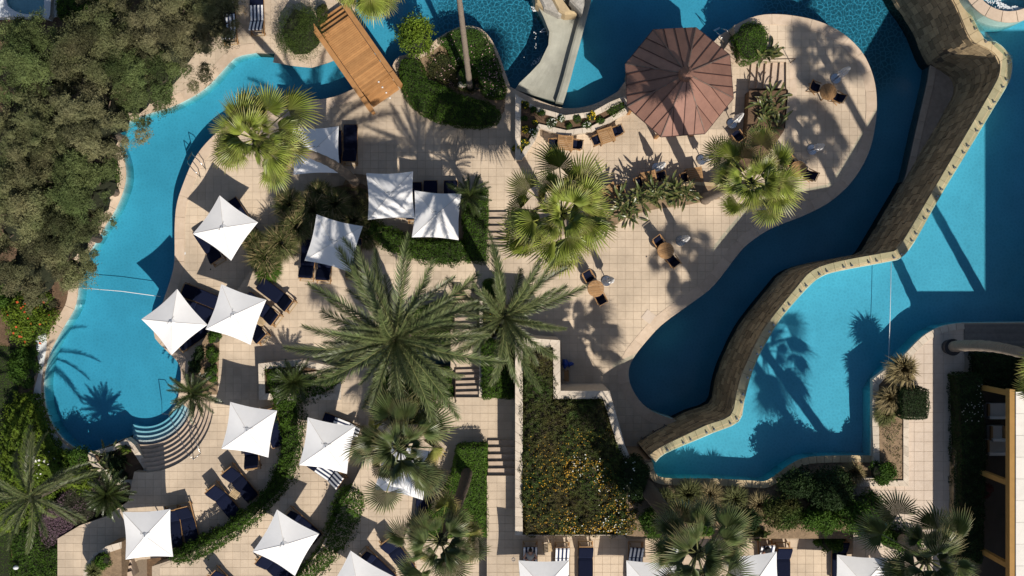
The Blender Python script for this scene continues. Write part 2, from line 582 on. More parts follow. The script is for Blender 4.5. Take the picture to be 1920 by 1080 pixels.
TILE_CACHE = {}
def tiles(parent, px, z, size=0.375, focus=(960, 540), limit=300, m=None, holes=(), ang=0.0, name='tile', gap=0.010, off=(0, 0), h=0.012, skip=0.03):
    """grid of paving tiles cut to the outline; the ones nearest the focus are single parts, the rest one joined part"""
    m = m or M['tile']
    poly = [(p.x, p.y) for p in pts2(px, z)]
    hp = [[(p.x, p.y) for p in pts2(h_, z)] for h_ in holes]
    ca, sa = math.cos(-ang), math.sin(-ang)
    rot = lambda p: (p[0] * ca - p[1] * sa, p[0] * sa + p[1] * ca)
    inv = lambda p: (p[0] * ca + p[1] * sa, -p[0] * sa + p[1] * ca)
    poly = [rot(p) for p in poly]
    hp = [[rot(p) for p in q] for q in hp]
    xs = [p[0] for p in poly]
    ys = [p[1] for p in poly]
    f = rot(P(focus[0], focus[1], z).to_2d())
    key = (round(size, 4), round(gap, 4), m.name, h)
    if key not in TILE_CACHE:
        vs = []
        for k in range(8):
            t = MB()
            s_ = size / 2 - gap / 2
            c = 0.004
            top = [(-s_ + c, -s_ + c, h), (s_ - c, -s_ + c, h), (s_ - c, s_ - c, h), (-s_ + c, s_ - c, h)]
            bot = [(-s_, -s_, h - 0.006), (s_, -s_, h - 0.006), (s_, s_, h - 0.006), (-s_, s_, h - 0.006)]
            low = [(x, y, -0.003) for x, y, _ in bot]
            t.add(top + bot + low, [(0, 1, 2, 3)] + [(i, i + 4, (i + 1) % 4 + 4, (i + 1) % 4) for i in range(4)]
                  + [(i + 4, i + 8, (i + 1) % 4 + 8, (i + 1) % 4 + 4) for i in range(4)], (.36, .42, .46, .5, .53, .57, .62, .50)[k])
            me = t.mesh(name)
            me.materials.append(m)
            vs.append(me)
        TILE_CACHE[key] = vs
    full, part = [], []
    x = math.floor((min(xs) - off[0]) / size) * size + off[0]
    while x < max(xs):
        y = math.floor((min(ys) - off[1]) / size) * size + off[1]
        while y < max(ys):
            cl = clip_cell(poly, x + gap / 2, y + gap / 2, x + size - gap / 2, y + size - gap / 2)
            if cl:
                A = abs(area2(cl))
                cx, cy = x + size / 2, y + size / 2
                if A > skip * size * size and not any(inside(q, cx, cy) for q in hp):
                    if A > 0.999 * (size - gap) ** 2:
                        full.append((math.hypot(cx - f[0], cy - f[1]), cx, cy))
                    else:
                        part.append(cl)
            y += size
        x += size
    full.sort()
    base = origin_of(parent)
    for d, cx, cy in full[:limit]:
        p = inv((cx, cy))
        o = link(name, TILE_CACHE[key][random.randrange(8)], parent, (p[0] - base.x, p[1] - base.y, z - base.z))
        o.rotation_euler = (R(random.uniform(-.25, .25)), R(random.uniform(-.25, .25)), ang)
    rest = MB()
    s_ = size / 2 - gap / 2
    for d, cx, cy in full[limit:]:
        q = [inv((cx + a * s_, cy + b * s_)) for a, b in ((-1, -1), (1, -1), (1, 1), (-1, 1))]
        rest.prism(q, z - 0.003, z + h + random.uniform(-.002, .002), random.gauss(.5, .11) if random.random() < .94 else random.uniform(-.1, .9), bottom=False)
    for cl in part:
        cl2 = [inv(p) for p in cl]
        q = []
        for p in cl2:
            if not q or math.hypot(p[0] - q[-1][0], p[1] - q[-1][1]) > 1e-4:
                q.append(p)
        if len(q) >= 3:
            rest.prism(q, z - 0.003, z + h + random.uniform(-.002, .002), random.gauss(.5, .1), bottom=False)
    if rest.v:
        rest.build('cut_tiles', m, parent, world=True, kind='stuff')

def resample(pl, step):
    out = [Vector(pl[0])]
    acc = 0.0
    tot = sum((Vector(pl[i + 1]) - Vector(pl[i])).length for i in range(len(pl) - 1))
    n = max(1, int(round(tot / step)))
    st = tot / n
    d = 0.0
    for i in range(len(pl) - 1):
        a, b = Vector(pl[i]), Vector(pl[i + 1])
        L = (b - a).length
        while acc + L >= st * len(out) - 1e-9 and len(out) < n:
            t = (st * len(out) - acc) / L
            out.append(a + (b - a) * t)
        acc += L
    out.append(Vector(pl[-1]))
    return out

def normals2(pl, side):
    ns = []
    for i in range(len(pl)):
        d = (pl[min(i + 1, len(pl) - 1)] - pl[max(i - 1, 0)])
        d = d.normalized() if d.length > 1e-9 else Vector((1, 0))
        ns.append(Vector((-d.y, d.x)) * side)
    return ns

def band(parent, px, z, width, side, step=0.9, h=0.03, m=None, name='coping_stone', gap=0.008, over=0.03, zb=None, sub=3):
    """row of stones along a line; side=+1 lies to the left of the direction of travel (world)"""
    m = m or M['coping']
    fine = resample([p for p in pts2(px, z)], step / sub)
    ns = normals2(fine, side)
    n = (len(fine) - 1) // sub
    base = origin_of(parent)
    zb = z - 0.02 if zb is None else zb
    for k in range(n):
        idx = list(range(k * sub, min(k * sub + sub, len(fine) - 1) + 1))
        if k == n - 1:
            idx = list(range(k * sub, len(fine)))
        a = [fine[i] - ns[i] * over for i in idx]
        b = [fine[i] + ns[i] * width for i in idx]
        if len(a) > 1:
            for q in (a, b):
                q[0] = q[0] + (q[1] - q[0]).normalized() * gap
                q[-1] = q[-1] + (q[-2] - q[-1]).normalized() * gap
        mb = MB()
        mb.prism(a + b[::-1], zb, z + h + random.uniform(-.002, .002), bottom=False)
        mb.build(name, m, parent, world=True)

def wall_stones(parent, line, z0, z1, side, lo=0.26, hi=0.52, course=0.23, m=None, limit=300, proud=0.03, name='stone'):
    m = m or M['wallstone']
    fine = resample(line, 0.05)
    ns = normals2(fine, side)
    cum = [0.0]
    for i in range(1, len(fine)):
        cum.append(cum[-1] + (fine[i] - fine[i - 1]).length)
    tot = cum[-1]
    def at(s):
        i = min(len(fine) - 2, int(s / tot * (len(fine) - 1)))
        while i > 0 and cum[i] > s:
            i -= 1
        while i < len(fine) - 2 and cum[i + 1] < s:
            i += 1
        t = (s - cum[i]) / max(1e-9, cum[i + 1] - cum[i])
        return fine[i].lerp(fine[i + 1], t), (ns[i].lerp(ns[i + 1], t)).normalized()
    items = []
    z = z0
    while z < z1 - 0.05:
        ch = min(course * random.uniform(0.75, 1.25), z1 - z)
        if z1 - z - ch < 0.08:
            ch = z1 - z
        s = random.uniform(-0.3, 0)
        while s < tot:
            w = random.uniform(lo, hi)
            a, b = max(0, s + 0.008), min(tot, s + w - 0.008)
            if b - a > 0.07:
                pa, na = at(a)
                pb, nb = at(b)
                pr = random.uniform(0.2, 1.0) * proud
                items.append(((b - a) * ch, pa, pb, na, nb, z + 0.008, z + ch - 0.008, pr))
            s += w
        z += ch
    items.sort(key=lambda t: -t[0])
    rest = MB()
    for k, (ar, pa, pb, na, nb, za, zb, pr) in enumerate(items):
        mb = MB() if k < limit else rest
        q = [pa - na * 0.02, pb - nb * 0.02, pb + nb * pr, pa + na * pr]
        mb.prism(q, za, zb, bottom=True)
        if k < limit:
            mb.build(name, m, parent, world=True)
    if rest.v:
        rest.build('small_stones', m, parent, world=True, kind='stuff')

# ------------------------------------------------------------------ foliage
def fnoise(X, Y, Z=None, sc=1.0, seed=0, oct=3):
    r = np.random.default_rng(seed)
    out = np.zeros(len(X))
    amp = 1.0
    Zz = 0 if Z is None else Z
    for o in range(oct):
        acc = np.zeros(len(X))
        for k in range(6):
            d = r.normal(size=3)
            d /= np.linalg.norm(d)
            ph = r.uniform(0, 6.28)
            acc += np.sin((X * d[0] + Y * d[1] + Zz * d[2]) * sc * (2 ** o) * r.uniform(.7, 1.4) + ph)
        out += acc / 3.0 * amp
        amp *= 0.55
    return out

def leaf_mesh(name, Pn, Nn, size, asp=0.45, spread=0.7, tone=None, hue=None, diamond=False, seed=1, svar=0.35):
    r = np.random.default_rng(seed)
    n = len(Pn)
    N_ = Nn + r.normal(size=(n, 3)) * spread
    N_ /= np.linalg.norm(N_, axis=1)[:, None] + 1e-9
    T = r.normal(size=(n, 3))
    T -= (T * N_).sum(1)[:, None] * N_
    T /= np.linalg.norm(T, axis=1)[:, None] + 1e-9
    B = np.cross(N_, T)
    s = size * (1 + r.uniform(-svar, svar, n))[:, None]
    if diamond:
        V = np.stack([Pn - T * s * 0.5, Pn + B * s * asp * 0.5, Pn + T * s * 0.5, Pn - B * s * asp * 0.5], 1)
        k = 4
    else:
        V = np.stack([Pn - T * s * 0.4 + B * s * asp * 0.5, Pn - T * s * 0.4 - B * s * asp * 0.5, Pn + T * s * 0.6], 1)
        k = 3
    me = bpy.data.meshes.new(name)
    me.vertices.add(n * k)
    me.vertices.foreach_set('co', V.reshape(-1).astype(np.float32))
    me.loops.add(n * k)
    me.loops.foreach_set('vertex_index', np.arange(n * k, dtype=np.int32))
    me.polygons.add(n)
    me.polygons.foreach_set('loop_start', np.arange(0, n * k, k, dtype=np.int32))
    tn = r.uniform(0, 1, n) if tone is None else np.clip(tone + r.uniform(-.25, .25, n), 0, 1)
    at = me.attributes.new('tone', 'FLOAT', 'POINT')
    at.data.foreach_set('value', np.repeat(tn, k).astype(np.float32))
    if hue is not None:
        ah = me.attributes.new('hue', 'FLOAT', 'POINT')
        ah.data.foreach_set('value', np.repeat(hue, k).astype(np.float32))
    me.update(calc_edges=True)
    return me

def hedge(name, label, cat, px, ztop, zbot, m='hedge_leaf', dens=620, size=0.085, bump=0.10, edge=0.22, flowers=(), group=None, asp=0.5,
          core='core', bsc=3.0, ragged=0.06, thin=1.0, z_px=None, seed=None, spread=0.6, gaps=0.0):
    """clipped or loose mass of leaves over an outline"""
    seed = seed if seed is not None else random.randrange(10 ** 6)
    r = np.random.default_rng(seed)
    poly = [(p.x, p.y) for p in pts2(px, ztop if z_px is None else z_px)]
    xs = np.array([p[0] for p in poly])
    ys = np.array([p[1] for p in poly])
    cx, cy = xs.mean(), ys.mean()
    root = thing(name, label, cat, (cx, cy, zbot), group=group)
    A = abs(area2(poly))
    # the mass inside
    cmb = MB()
    inner = []
    n = len(poly)
    sgn = 1 if area2(poly) > 0 else -1
    for i in range(n):
        a, b, c = Vector(poly[i - 1]), Vector(poly[i]), Vector(poly[(i + 1) % n])
        d1, d2 = (b - a).normalized(), (c - b).normalized()
        nn = Vector((-(d1 + d2).y, (d1 + d2).x))
        nn = nn.normalized() * sgn if nn.length > 1e-6 else Vector((0, 0))
        inner.append(b + nn * 0.10)
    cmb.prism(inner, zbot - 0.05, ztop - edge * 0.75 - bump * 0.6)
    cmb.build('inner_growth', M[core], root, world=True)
    # top leaves
    nt_ = int(A * dens)
    bx = (xs.max() - xs.min()) * (ys.max() - ys.min())
    k = int(nt_ * bx / A * 1.1) + 50
    X = r.uniform(xs.min() - .1, xs.max() + .1, k)
    Y = r.uniform(ys.min() - .1, ys.max() + .1, k)
    I = inside_np(poly, X, Y)
    X, Y = X[I][:nt_], Y[I][:nt_]
    D = edge_dist(poly, X, Y)
    nz = fnoise(X, Y, None, bsc, seed)
    nz2 = fnoise(X, Y, None, bsc * 5, seed + 1, 2)
    drop = np.clip(1 - D / edge, 0, 1) ** 2 * edge
    Z = ztop - drop + bump * nz * 0.5 + bump * 0.35 * nz2 + r.uniform(-.05, .02, len(X))
    if gaps:
        keep = fnoise(X, Y, None, bsc * 1.6, seed + 5) > gaps
        X, Y, Z, nz, nz2, D = X[keep], Y[keep], Z[keep], nz[keep], nz2[keep], D[keep]
    Pn = np.stack([X, Y, Z], 1)
    Nn = np.tile(np.array([0, 0, 1.0]), (len(X), 1))
    tone = np.clip(0.5 + 0.22 * nz2 + 0.1 * nz, 0, 1)
    # side leaves
    per = sum(math.hypot(poly[i][0] - poly[(i + 1) % n][0], poly[i][1] - poly[(i + 1) % n][1]) for i in range(n))
    hgt = max(0.05, ztop - zbot)
    ns = int(per * hgt * dens * 0.55)
    if ns > 0:
        seglen = np.array([math.hypot(poly[i][0] - poly[(i + 1) % n][0], poly[i][1] - poly[(i + 1) % n][1]) for i in range(n)])
        seg = r.choice(n, ns, p=seglen / seglen.sum())
        t = r.uniform(0, 1, ns)
        ax, ay = xs[seg], ys[seg]
        bx_, by_ = xs[(seg + 1) % n], ys[(seg + 1) % n]
        nx, ny = (by_ - ay) * sgn, -(bx_ - ax) * sgn
        ln = np.hypot(nx, ny) + 1e-9
        nx, ny = nx / ln, ny / ln
        sx, sy = ax + (bx_ - ax) * t, ay + (by_ - ay) * t
        sz = zbot + (hgt - edge * 0.6) * r.uniform(0, 1, ns)
        jit = ragged * (fnoise(sx, sy, sz, bsc * 3, seed + 2) * 0.8 + r.uniform(-.6, 1, ns))
        Ps = np.stack([sx + nx * jit, sy + ny * jit, sz], 1)
        Ns = np.stack([nx, ny, np.full(ns, 0.4)], 1)
        Pn = np.concatenate([Pn, Ps])
        Nn = np.concatenate([Nn, Ns])
        tone = np.concatenate([tone, r.uniform(.2, .8, ns)])
    Pn = Pn - np.array([cx, cy, zbot])
    me = leaf_mesh('leaves', Pn, Nn, size, asp=asp, spread=spread, tone=tone, diamond=size > 0.07, seed=seed)
    me.materials.append(M[m])
    link('leaves', me, root, kind='stuff')
    for (fm, cnt, fs, region) in flowers:
        q = np.stack([X, Y, Z], 1)
        if region is not None:
            rp = [(p.x, p.y) for p in pts2(region, ztop)]
            q = q[inside_np(rp, q[:, 0], q[:, 1])]
        if len(q) == 0:
            continue
        w = np.clip(fnoise(q[:, 0], q[:, 1], None, 2.2, seed + 9) + 0.9, 0.05, 3) ** 1.6
        idx = r.choice(len(q), min(cnt, len(q)), replace=False, p=w / w.sum())
        q = q[idx] + np.array([0, 0, 0.05]) - np.array([cx, cy, zbot])
        fme = leaf_mesh('flowers', q, np.tile(np.array([0.2, -.3, 1.0]), (len(q), 1)), fs, asp=0.95, spread=0.3, diamond=True, seed=seed + 3)
        fme.materials.append(M[fm])
        link('flowers', fme, root, kind='stuff')
    return root

def crown_leaves(name, clumps, n, size, m, parent, seed, asp=0.4, spread=0.9, org=(0, 0, 0), diamond=False, feather=0.0):
    """leaves gathered in clumps; clumps = array (x,y,z,r,tone)"""
    r = np.random.default_rng(seed)
    cl = np.array(clumps)
    w = cl[:, 3] ** 2
    idx = r.choice(len(cl), n, p=w / w.sum())
    d = r.normal(size=(n, 3))
    d /= np.linalg.norm(d, axis=1)[:, None]
    d[:, 2] = np.abs(d[:, 2]) * 0.9 - 0.15
    rad = cl[idx, 3] * (1 - np.abs(r.normal(0, 0.22, n)))
    if feather:
        rad *= 1 + feather * np.maximum(0, fnoise(d[:, 0] + cl[idx, 0], d[:, 1] + cl[idx, 1], d[:, 2], 7, seed))
    Pn = cl[idx, :3] + d * rad[:, None] * np.array([1, 1, 0.75])
    Nn = d + np.array([0, 0, 0.5])
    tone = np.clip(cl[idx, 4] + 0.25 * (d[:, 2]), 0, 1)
    me = leaf_mesh(name, Pn - np.array(org), Nn, size, asp=asp, spread=spread, tone=tone, seed=seed, diamond=diamond)
    me.materials.append(M[m])
    return link(name, me, parent, kind='stuff')

def blob(mb, c, rad, n=10, k=6, jit=0.12):
    vs, fs = [], []
    for i in range(k + 1):
        th = PI * i / k
        for j in range(n):
            a = 2 * PI * j / n
            q = 1 + random.uniform(-jit, jit)
            vs.append((c[0] + rad[0] * math.sin(th) * math.cos(a) * q, c[1] + rad[1] * math.sin(th) * math.sin(a) * q, c[2] + rad[2] * math.cos(th)))
    for i in range(k):
        for j in range(n):
            a, b = i * n + j, i * n + (j + 1) % n
            fs.append((a, a + n, b + n, b))
    mb.add(vs, fs)

def shrub(label, px, py, rx, ry, z, h, m='green_leaf', n=5000, size=0.09, cat='shrub', name='shrub', flowers=(), group=None,
          nclump=None, seed=None, feather=0.0, core='core', asp=0.45, clump=(0.25, 0.45)):
    seed = seed if seed is not None else random.randrange(10 ** 6)
    rr = random.Random(seed)
    zt = z + h
    c = P(px, py, z + h * 0.6)
    k = (HCAM - zt) / HCAM / 40.0
    rx, ry = rx * k, ry * k
    root = thing(name, label, cat, (c.x, c.y, z), group=group)
    clumps = []
    K = nclump or max(8, int(rx * ry * 26))
    cmin = min(rx, ry)
    for i in range(K):
        a = rr.uniform(0, 2 * PI)
        q = math.sqrt(rr.random())
        r_ = min(rr.uniform(*clump), cmin * 0.45)
        x, y = math.cos(a) * q * (rx - r_ * 0.8), math.sin(a) * q * (ry - r_ * 0.8)
        zz = h * (0.35 + 0.6 * math.sqrt(max(0, 1 - q * q))) - r_ * 0.5 + rr.uniform(-.12, .12) * h
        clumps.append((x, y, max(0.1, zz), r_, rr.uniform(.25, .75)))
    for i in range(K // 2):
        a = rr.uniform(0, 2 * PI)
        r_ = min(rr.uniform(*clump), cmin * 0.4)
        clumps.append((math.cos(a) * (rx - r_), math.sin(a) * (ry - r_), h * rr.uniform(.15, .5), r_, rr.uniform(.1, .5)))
    mb = MB()
    blob(mb, (0, 0, h * 0.36), (rx * 0.72, ry * 0.72, h * 0.42))
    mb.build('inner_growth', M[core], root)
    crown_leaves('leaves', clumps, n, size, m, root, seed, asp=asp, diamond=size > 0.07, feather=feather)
    for fm, cnt, fs in flowers:
        cl = np.array(clumps)
        r = np.random.default_rng(seed + 4)
        idx = r.integers(0, len(cl), cnt)
        d = r.normal(size=(cnt, 3)) * 0.5
        d[:, 2] = np.abs(d[:, 2]) + 0.6
        d /= np.linalg.norm(d, axis=1)[:, None]
        q = cl[idx, :3] + d * cl[idx, 3][:, None] * 1.02
        fme = leaf_mesh('flowers', q, d + np.array([0, 0, 1]), fs, asp=0.95, spread=0.3, diamond=True, seed=seed)
        fme.materials.append(M[fm])
        link('flowers', fme, root, kind='stuff')
    return root

def olive_tree(label, px, py, r_px, z0, ztop, n=26000, m='olive_leaf', seed=0, size=0.095, group='trees along the pool garden', squash=1.0):
    rr = random.Random(seed)
    k = (HCAM - ztop) / HCAM / 40.0
    rad = r_px * k
    c = P(px, py, ztop - 1.2)
    root = thing('olive_tree', label, 'tree', (c.x, c.y, z0), group=group)
    H = ztop - z0
    mb = MB()
    mb.tube([(0, 0, -0.1), (0.1, 0.05, H * .3), (0.05, 0.1, H * .6)], [.22, .17, .12], 8)
    mb.build('trunk', M['bark_dark'], root)
    lm = MB()
    for i in range(9):
        a = i * 2 * PI / 9 + rr.uniform(-.3, .3)
        q = rr.uniform(.5, .9) * rad
        lm.tube([(0.08, 0.05, H * .32), (math.cos(a) * q * .5, math.sin(a) * q * .5 * squash, H * .62), (math.cos(a) * q, math.sin(a) * q * squash, H * .8)], [.09, .06, .02], 5)
    lm.build('limbs', M['bark_dark'], root)
    cr = MB()
    for i in range(7):
        a = rr.uniform(0, 6.28)
        q = rr.uniform(0, .5) * rad
        blob(cr, (math.cos(a) * q, math.sin(a) * q * squash, H * rr.uniform(.55, .66)), (rad * .42, rad * .42 * squash, H * .14), 9, 5, .2)
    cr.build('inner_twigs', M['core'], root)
    clumps = []
    K = int(rad * rad * 15)
    for i in range(K):
        a = rr.uniform(0, 2 * PI)
        q = math.sqrt(rr.random())
        r_ = rr.uniform(.14, .50) * (1.15 - 0.4 * q)
        wob = 1 + 0.16 * math.sin(3 * a + seed) + 0.10 * math.sin(7 * a + 2 * seed)
        x, y = math.cos(a) * q * rad * wob, math.sin(a) * q * rad * wob * squash
        z = H * (0.55 + 0.43 * math.sqrt(max(0, 1 - q ** 2.2))) - r_ * .6 + rr.uniform(-.6, .25)
        clumps.append((x, y, z, r_, rr.choice((.1, .3, .5, .7, .85))))
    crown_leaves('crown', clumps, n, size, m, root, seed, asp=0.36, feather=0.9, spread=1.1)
    return root

# ------------------------------------------------------------------ palms
def mesh_tt(name, V, F, tone, tip, m, smooth=False):
    me = bpy.data.meshes.new(name)
    me.from_pydata(V, [], F)
    a = me.attributes.new('tone', 'FLOAT', 'POINT')
    a.data.foreach_set('value', tone)
    b = me.attributes.new('tip', 'FLOAT', 'POINT')
    b.data.foreach_set('value', tip)
    if smooth:
        me.polygons.foreach_set('use_smooth', [True] * len(me.polygons))
    me.materials.append(M[m])
    me.update()
    return me

def fan_frond_mesh(seed, m='fan_leaf', Lp=1.15, Rb=0.92, dead=0.0, fold=0.25):
    r = random.Random(seed)
    V, F, T, Q = [], [], [], []
    def bend(x, y, z):
        q = x / 2.2
        return (x, y, z - 0.30 * q * q * 1.3)
    # stalk
    n = 6
    for i in range(n + 1):
        x = Lp * i / n
        w = 0.035 * (1 - .4 * i / n)
        for (dy, dz) in ((-w, 0), (0, w * .7), (w, 0), (0, -w * .5)):
            V.append(bend(x, dy, dz))
            T.append(1.0)
            Q.append(0.35)
    for i in range(n):
        for k in range(4):
            a, b = i * 4 + k, i * 4 + (k + 1) % 4
            F.append((a, b, b + 4, a + 4))
    ns = 32
    span = R(118)
    hub = len(V)
    V.append(bend(Lp, 0, 0.03))
    T.append(.6)
    Q.append(0.15)
    side = r.uniform(-.15, .15)
    for i in range(ns):
        f = (i + .5) / ns * 2 - 1
        a = f * span
        da = span / ns * 1.02
        Rl = Rb * (0.80 + 0.20 * math.cos(a * .8)) * r.uniform(.93, 1.05)
        r1 = Rl * r.uniform(.48, .62)
        def pt(rr_, aa, up):
            z = up - fold * abs(math.sin(aa)) * rr_ - 0.22 * (rr_ / Rb) ** 2.4 * Rb + side * math.sin(aa) * rr_
            return bend(Lp + math.cos(aa) * rr_, math.sin(aa) * rr_, z)
        b = len(V)
        j = r.uniform(-.02, .02)
        mid = 0.075
        V += [pt(r1, a - da * .86, -.02), pt(r1, a, mid), pt(r1, a + da * .86, -.02)]
        ta = a + r.uniform(-.05, .05)
        tr_ = Rl * r.uniform(.97, 1.12)
        m2r = (r1 + tr_) * .5
        V += [pt(m2r, a - da * .50 + j, -0.02), pt(m2r, a + da * .50 + j, -0.02)]
        droop = r.uniform(0.02, 0.16)
        tp = pt(tr_, ta, -droop)
        V.append(tp)
        tn = r.uniform(.1, .9)
        T += [tn * .3, min(1, tn + .35), tn * .3, tn, tn, min(1, tn + .2)]  # shade put into the tone: pleat valleys darker, ridges lighter
        Q += [dead * .5, dead * .5, dead * .5, 0.12 + dead, 0.12 + dead, min(1, 0.75 + dead)]
        F += [(hub, b, b + 1), (hub, b + 1, b + 2), (b, b + 3, b + 1), (b + 1, b + 4, b + 2), (b + 1, b + 3, b + 4), (b + 3, b + 5, b + 4)]
        if r.random() < 0.5:      # hanging thread
            c = len(V)
            V += [pt(r1 * 1.02, a + da, 0), pt(r1 * 1.02, a + da + .008, 0), pt(r1 * r.uniform(1.3, 1.7), a + da + r.uniform(-.06, .06), -r.uniform(.05, .2))]
            T += [.8, .8, .9]
            Q += [.5, .6, .9]
            F.append((c, c + 1, c + 2))
    return mesh_tt('frond', V, F, T, Q, m)

def feather_mesh(seed, m, L=3.6, half=0.50, step=0.050, droop=0.085, w=0.046, up=0.42, ang=46, first=0.12, tipy=0.45, name='frond'):
    r = random.Random(seed)
    V, F, T, Q = [], [], [], []
    cv = r.uniform(-.05, .05)
    def axis(s):
        x = L * s
        return Vector((x * (1 - .10 * s * s), cv * x * s * 2, 0.10 * x - droop * x * x))
    n = 14
    for i in range(n + 1):
        s = i / n
        p = axis(s)
        ww = 0.030 * (1 - .85 * s) * (L / 3.6 + .3)
        for (dy, dz) in ((-ww, 0), (0, ww * .8), (ww, 0), (0, -ww * .5)):
            V.append((p.x, p.y + dy, p.z + dz))
            T.append(.9)
            Q.append(0.45 - .2 * s)
    for i in range(n):
        for k in range(4):
            a, b = i * 4 + k, i * 4 + (k + 1) % 4
            F.append((a, b, b + 4, a + 4))
    s = first
    while s < 1.0:
        p = axis(s)
        d = (axis(min(1, s + .02)) - axis(s - .02)).normalized()
        sd_ = Vector((-d.y, d.x, 0)).normalized()
        upv = sd_.cross(d) * -1
        if upv.z < 0:
            upv = -upv
        prof = (math.sin(PI * min(1, (s - first) / (1 - first) * 0.86 + 0.10)) ** 0.55)
        for side in (-1, 1):
            ln = half * prof * r.uniform(.82, 1.1)
            a = R(ang * r.uniform(.8, 1.15) * (1 - .38 * s))
            u = up * r.uniform(.3, 1.6)
            dd = (d * math.cos(a) + sd_ * side * math.sin(a) + upv * u).normalized()
            q = p + dd * ln - Vector((0, 0, ln * ln * .35))
            mid = p + dd * ln * .5 + Vector((0, 0, .01))
            b = len(V)
            V += [tuple(p - d * w * .5), tuple(p + d * w * .5), tuple(mid + d * w * .45), tuple(mid - d * w * .45), tuple(q)]
            t = r.uniform(.0, 1.0)
            T += [t * .4, t * .4, t, t, min(1, t + .25)]
            tp = tipy * r.uniform(.2, 1.2)
            Q += [0, 0, tp * .2, tp * .2, min(1, tp)]
            F += [(b, b + 1, b + 2, b + 3), (b + 3, b + 2, b + 4)]
        s += step / L
    return mesh_tt(name, V, F, T, Q, m)

FAN = [fan_frond_mesh(100 + i, 'fan_leaf', Lp=random.uniform(1.15, 2.0), Rb=random.uniform(.80, 1.05), fold=random.uniform(.05, .40)) for i in range(6)]
FAND = [fan_frond_mesh(140 + i, 'fan_leaf_dark', Lp=random.uniform(1.1, 1.9), Rb=random.uniform(.82, 1.10), fold=random.uniform(.2, .7)) for i in range(6)]
FANDEAD = [fan_frond_mesh(170 + i, 'fan_leaf', Lp=1.3, Rb=.72, dead=.8, fold=.9) for i in range(2)]
DATE = [feather_mesh(200 + i, 'date_leaf', L=random.uniform(3.2, 4.0), droop=random.uniform(.06, .12), half=random.uniform(.42, .56)) for i in range(6)]
CYC = [feather_mesh(300 + i, 'cycad_leaf', L=1.15, half=.17, step=.020, w=.016, droop=.26, up=.5, ang=62, tipy=.3) for i in range(4)]

def trunk_tube(root, base, top, r0, r1, bend=(0, 0), rings=26, m='bark', name='trunk'):
    base, top = Vector(base), Vector(top)
    pts, rs = [], []
    r = random.Random(int(abs(top.x * 100)))
    for i in range(rings + 1):
        t = i / rings
        p = base.lerp(top, t) + Vector((bend[0], bend[1], 0)) * (math.sin(PI * t))
        w = r0 + (r1 - r0) * t
        if i == 0:
            w *= 1.35
        pts.append(p)
        rs.append(w * (1 + (0.07 if i % 2 else -0.03)) * r.uniform(.97, 1.03))
    mb = MB()
    mb.tube(pts, rs, 12)
    return mb.build(name, M[m], root, smooth=True)

def palm(kind, label, base_px, base_z, top_px, top_z, n, protos, r0=.22, r1=.16, scale=1.0, seed=0, group=None, elev=(78, -38), pw=1.0,
         cat='palm tree', bend=(0, 0), heart=True, dead=0, avoid=None, trunk=True, bark='bark', tilt=(0, 0)):
    r = random.Random(seed)
    b = P(*base_px, base_z)
    t = P(*top_px, top_z)
    root = thing(kind, label, cat, (b.x, b.y, base_z), group=group)
    top = t - b
    if trunk:
        trunk_tube(root, (0, 0, -0.1), top, r0, r1, bend, m=bark)
    if heart:
        hb = MB()
        blob(hb, top, (r1 * 1.4, r1 * 1.4, .34), 9, 6, .2)
        hb.build('crown_heart', M['core'], root)
    for i in range(7 if kind != 'date_palm' else 5):      # young upright leaves round the heart
        o = link('frond', r.choice(protos), root)
        o.matrix_local = Matrix.Translation(top + Vector((0, 0, .2))) @ Matrix.Rotation(R(i * 52 + r.uniform(-20, 20)), 4, 'Z') @ Matrix.Rotation(R(-r.uniform(48, 80)), 4, 'Y') @ Matrix.Rotation(R(r.uniform(-60, 60)), 4, 'X') @ Matrix.Scale(scale * r.uniform(.5, .72), 4)
    TM = Matrix.Rotation(R(tilt[0]), 4, 'X') @ Matrix.Rotation(R(tilt[1]), 4, 'Y')
    for i in range(n):
        u = (i + .5) / n
        el = elev[0] + (elev[1] - elev[0]) * (u ** pw) + r.uniform(-15, 15)
        az = i * 137.508 + r.uniform(-42, 42) * (1 if kind != 'date_palm' else .6)
        if avoid and avoid(az % 360, el):
            continue
        me = r.choice(protos)
        if dead and u > 1 - dead and protos[0] in FAN + FAND:
            me = r.choice(FANDEAD)
        o = link('frond', me, root)
        s = scale * r.uniform(.74, 1.14) * (0.72 + .28 * min(1, (1 - el / 90.0)))
        MX = Matrix.Translation(top + Vector((0, 0, .12))) @ TM @ Matrix.Rotation(R(az), 4, 'Z') @ Matrix.Rotation(R(-el), 4, 'Y') \
            @ Matrix.Rotation(R(r.uniform(-34, 34)), 4, 'X') @ Matrix.Scale(s, 4)
        o.matrix_local = MX
    return root

def strap_mesh(seed, m='strap_leaf', L=1.1, w=.13, stalk=.35, curl=.35, fold=.25):
    r = random.Random(seed)
    V, F, T, Q = [], [], [], []
    n = 7
    for i in range(n + 1):
        s = i / n
        x = L * s
        ww = (0.018 if s < stalk else w * .5 * math.sin(PI * min(1, (s - stalk) / (1 - stalk) * .93 + .07)) ** .7)
        if i == n:
            ww = 0.004
        z = 0.9 * x * (1 - curl * s * 1.5)
        V += [(x * .8, -ww, z + ww * fold), (x * .8, 0, z), (x * .8, ww, z + ww * fold)]
        t = r.uniform(.3, .6)
        T += [t, t + .3, t]
        Q += [.05, .3, .05] if i < n - 1 else [.8, .8, .8]
    for i in range(n):
        a = i * 3
        F += [(a, a + 1, a + 4, a + 3), (a + 1, a + 2, a + 5, a + 4)]
    return mesh_tt('leaf', V, F, T, Q, m)
STRAP = [strap_mesh(i, L=random.uniform(.9, 1.25), curl=random.uniform(.2, .55)) for i in range(5)]
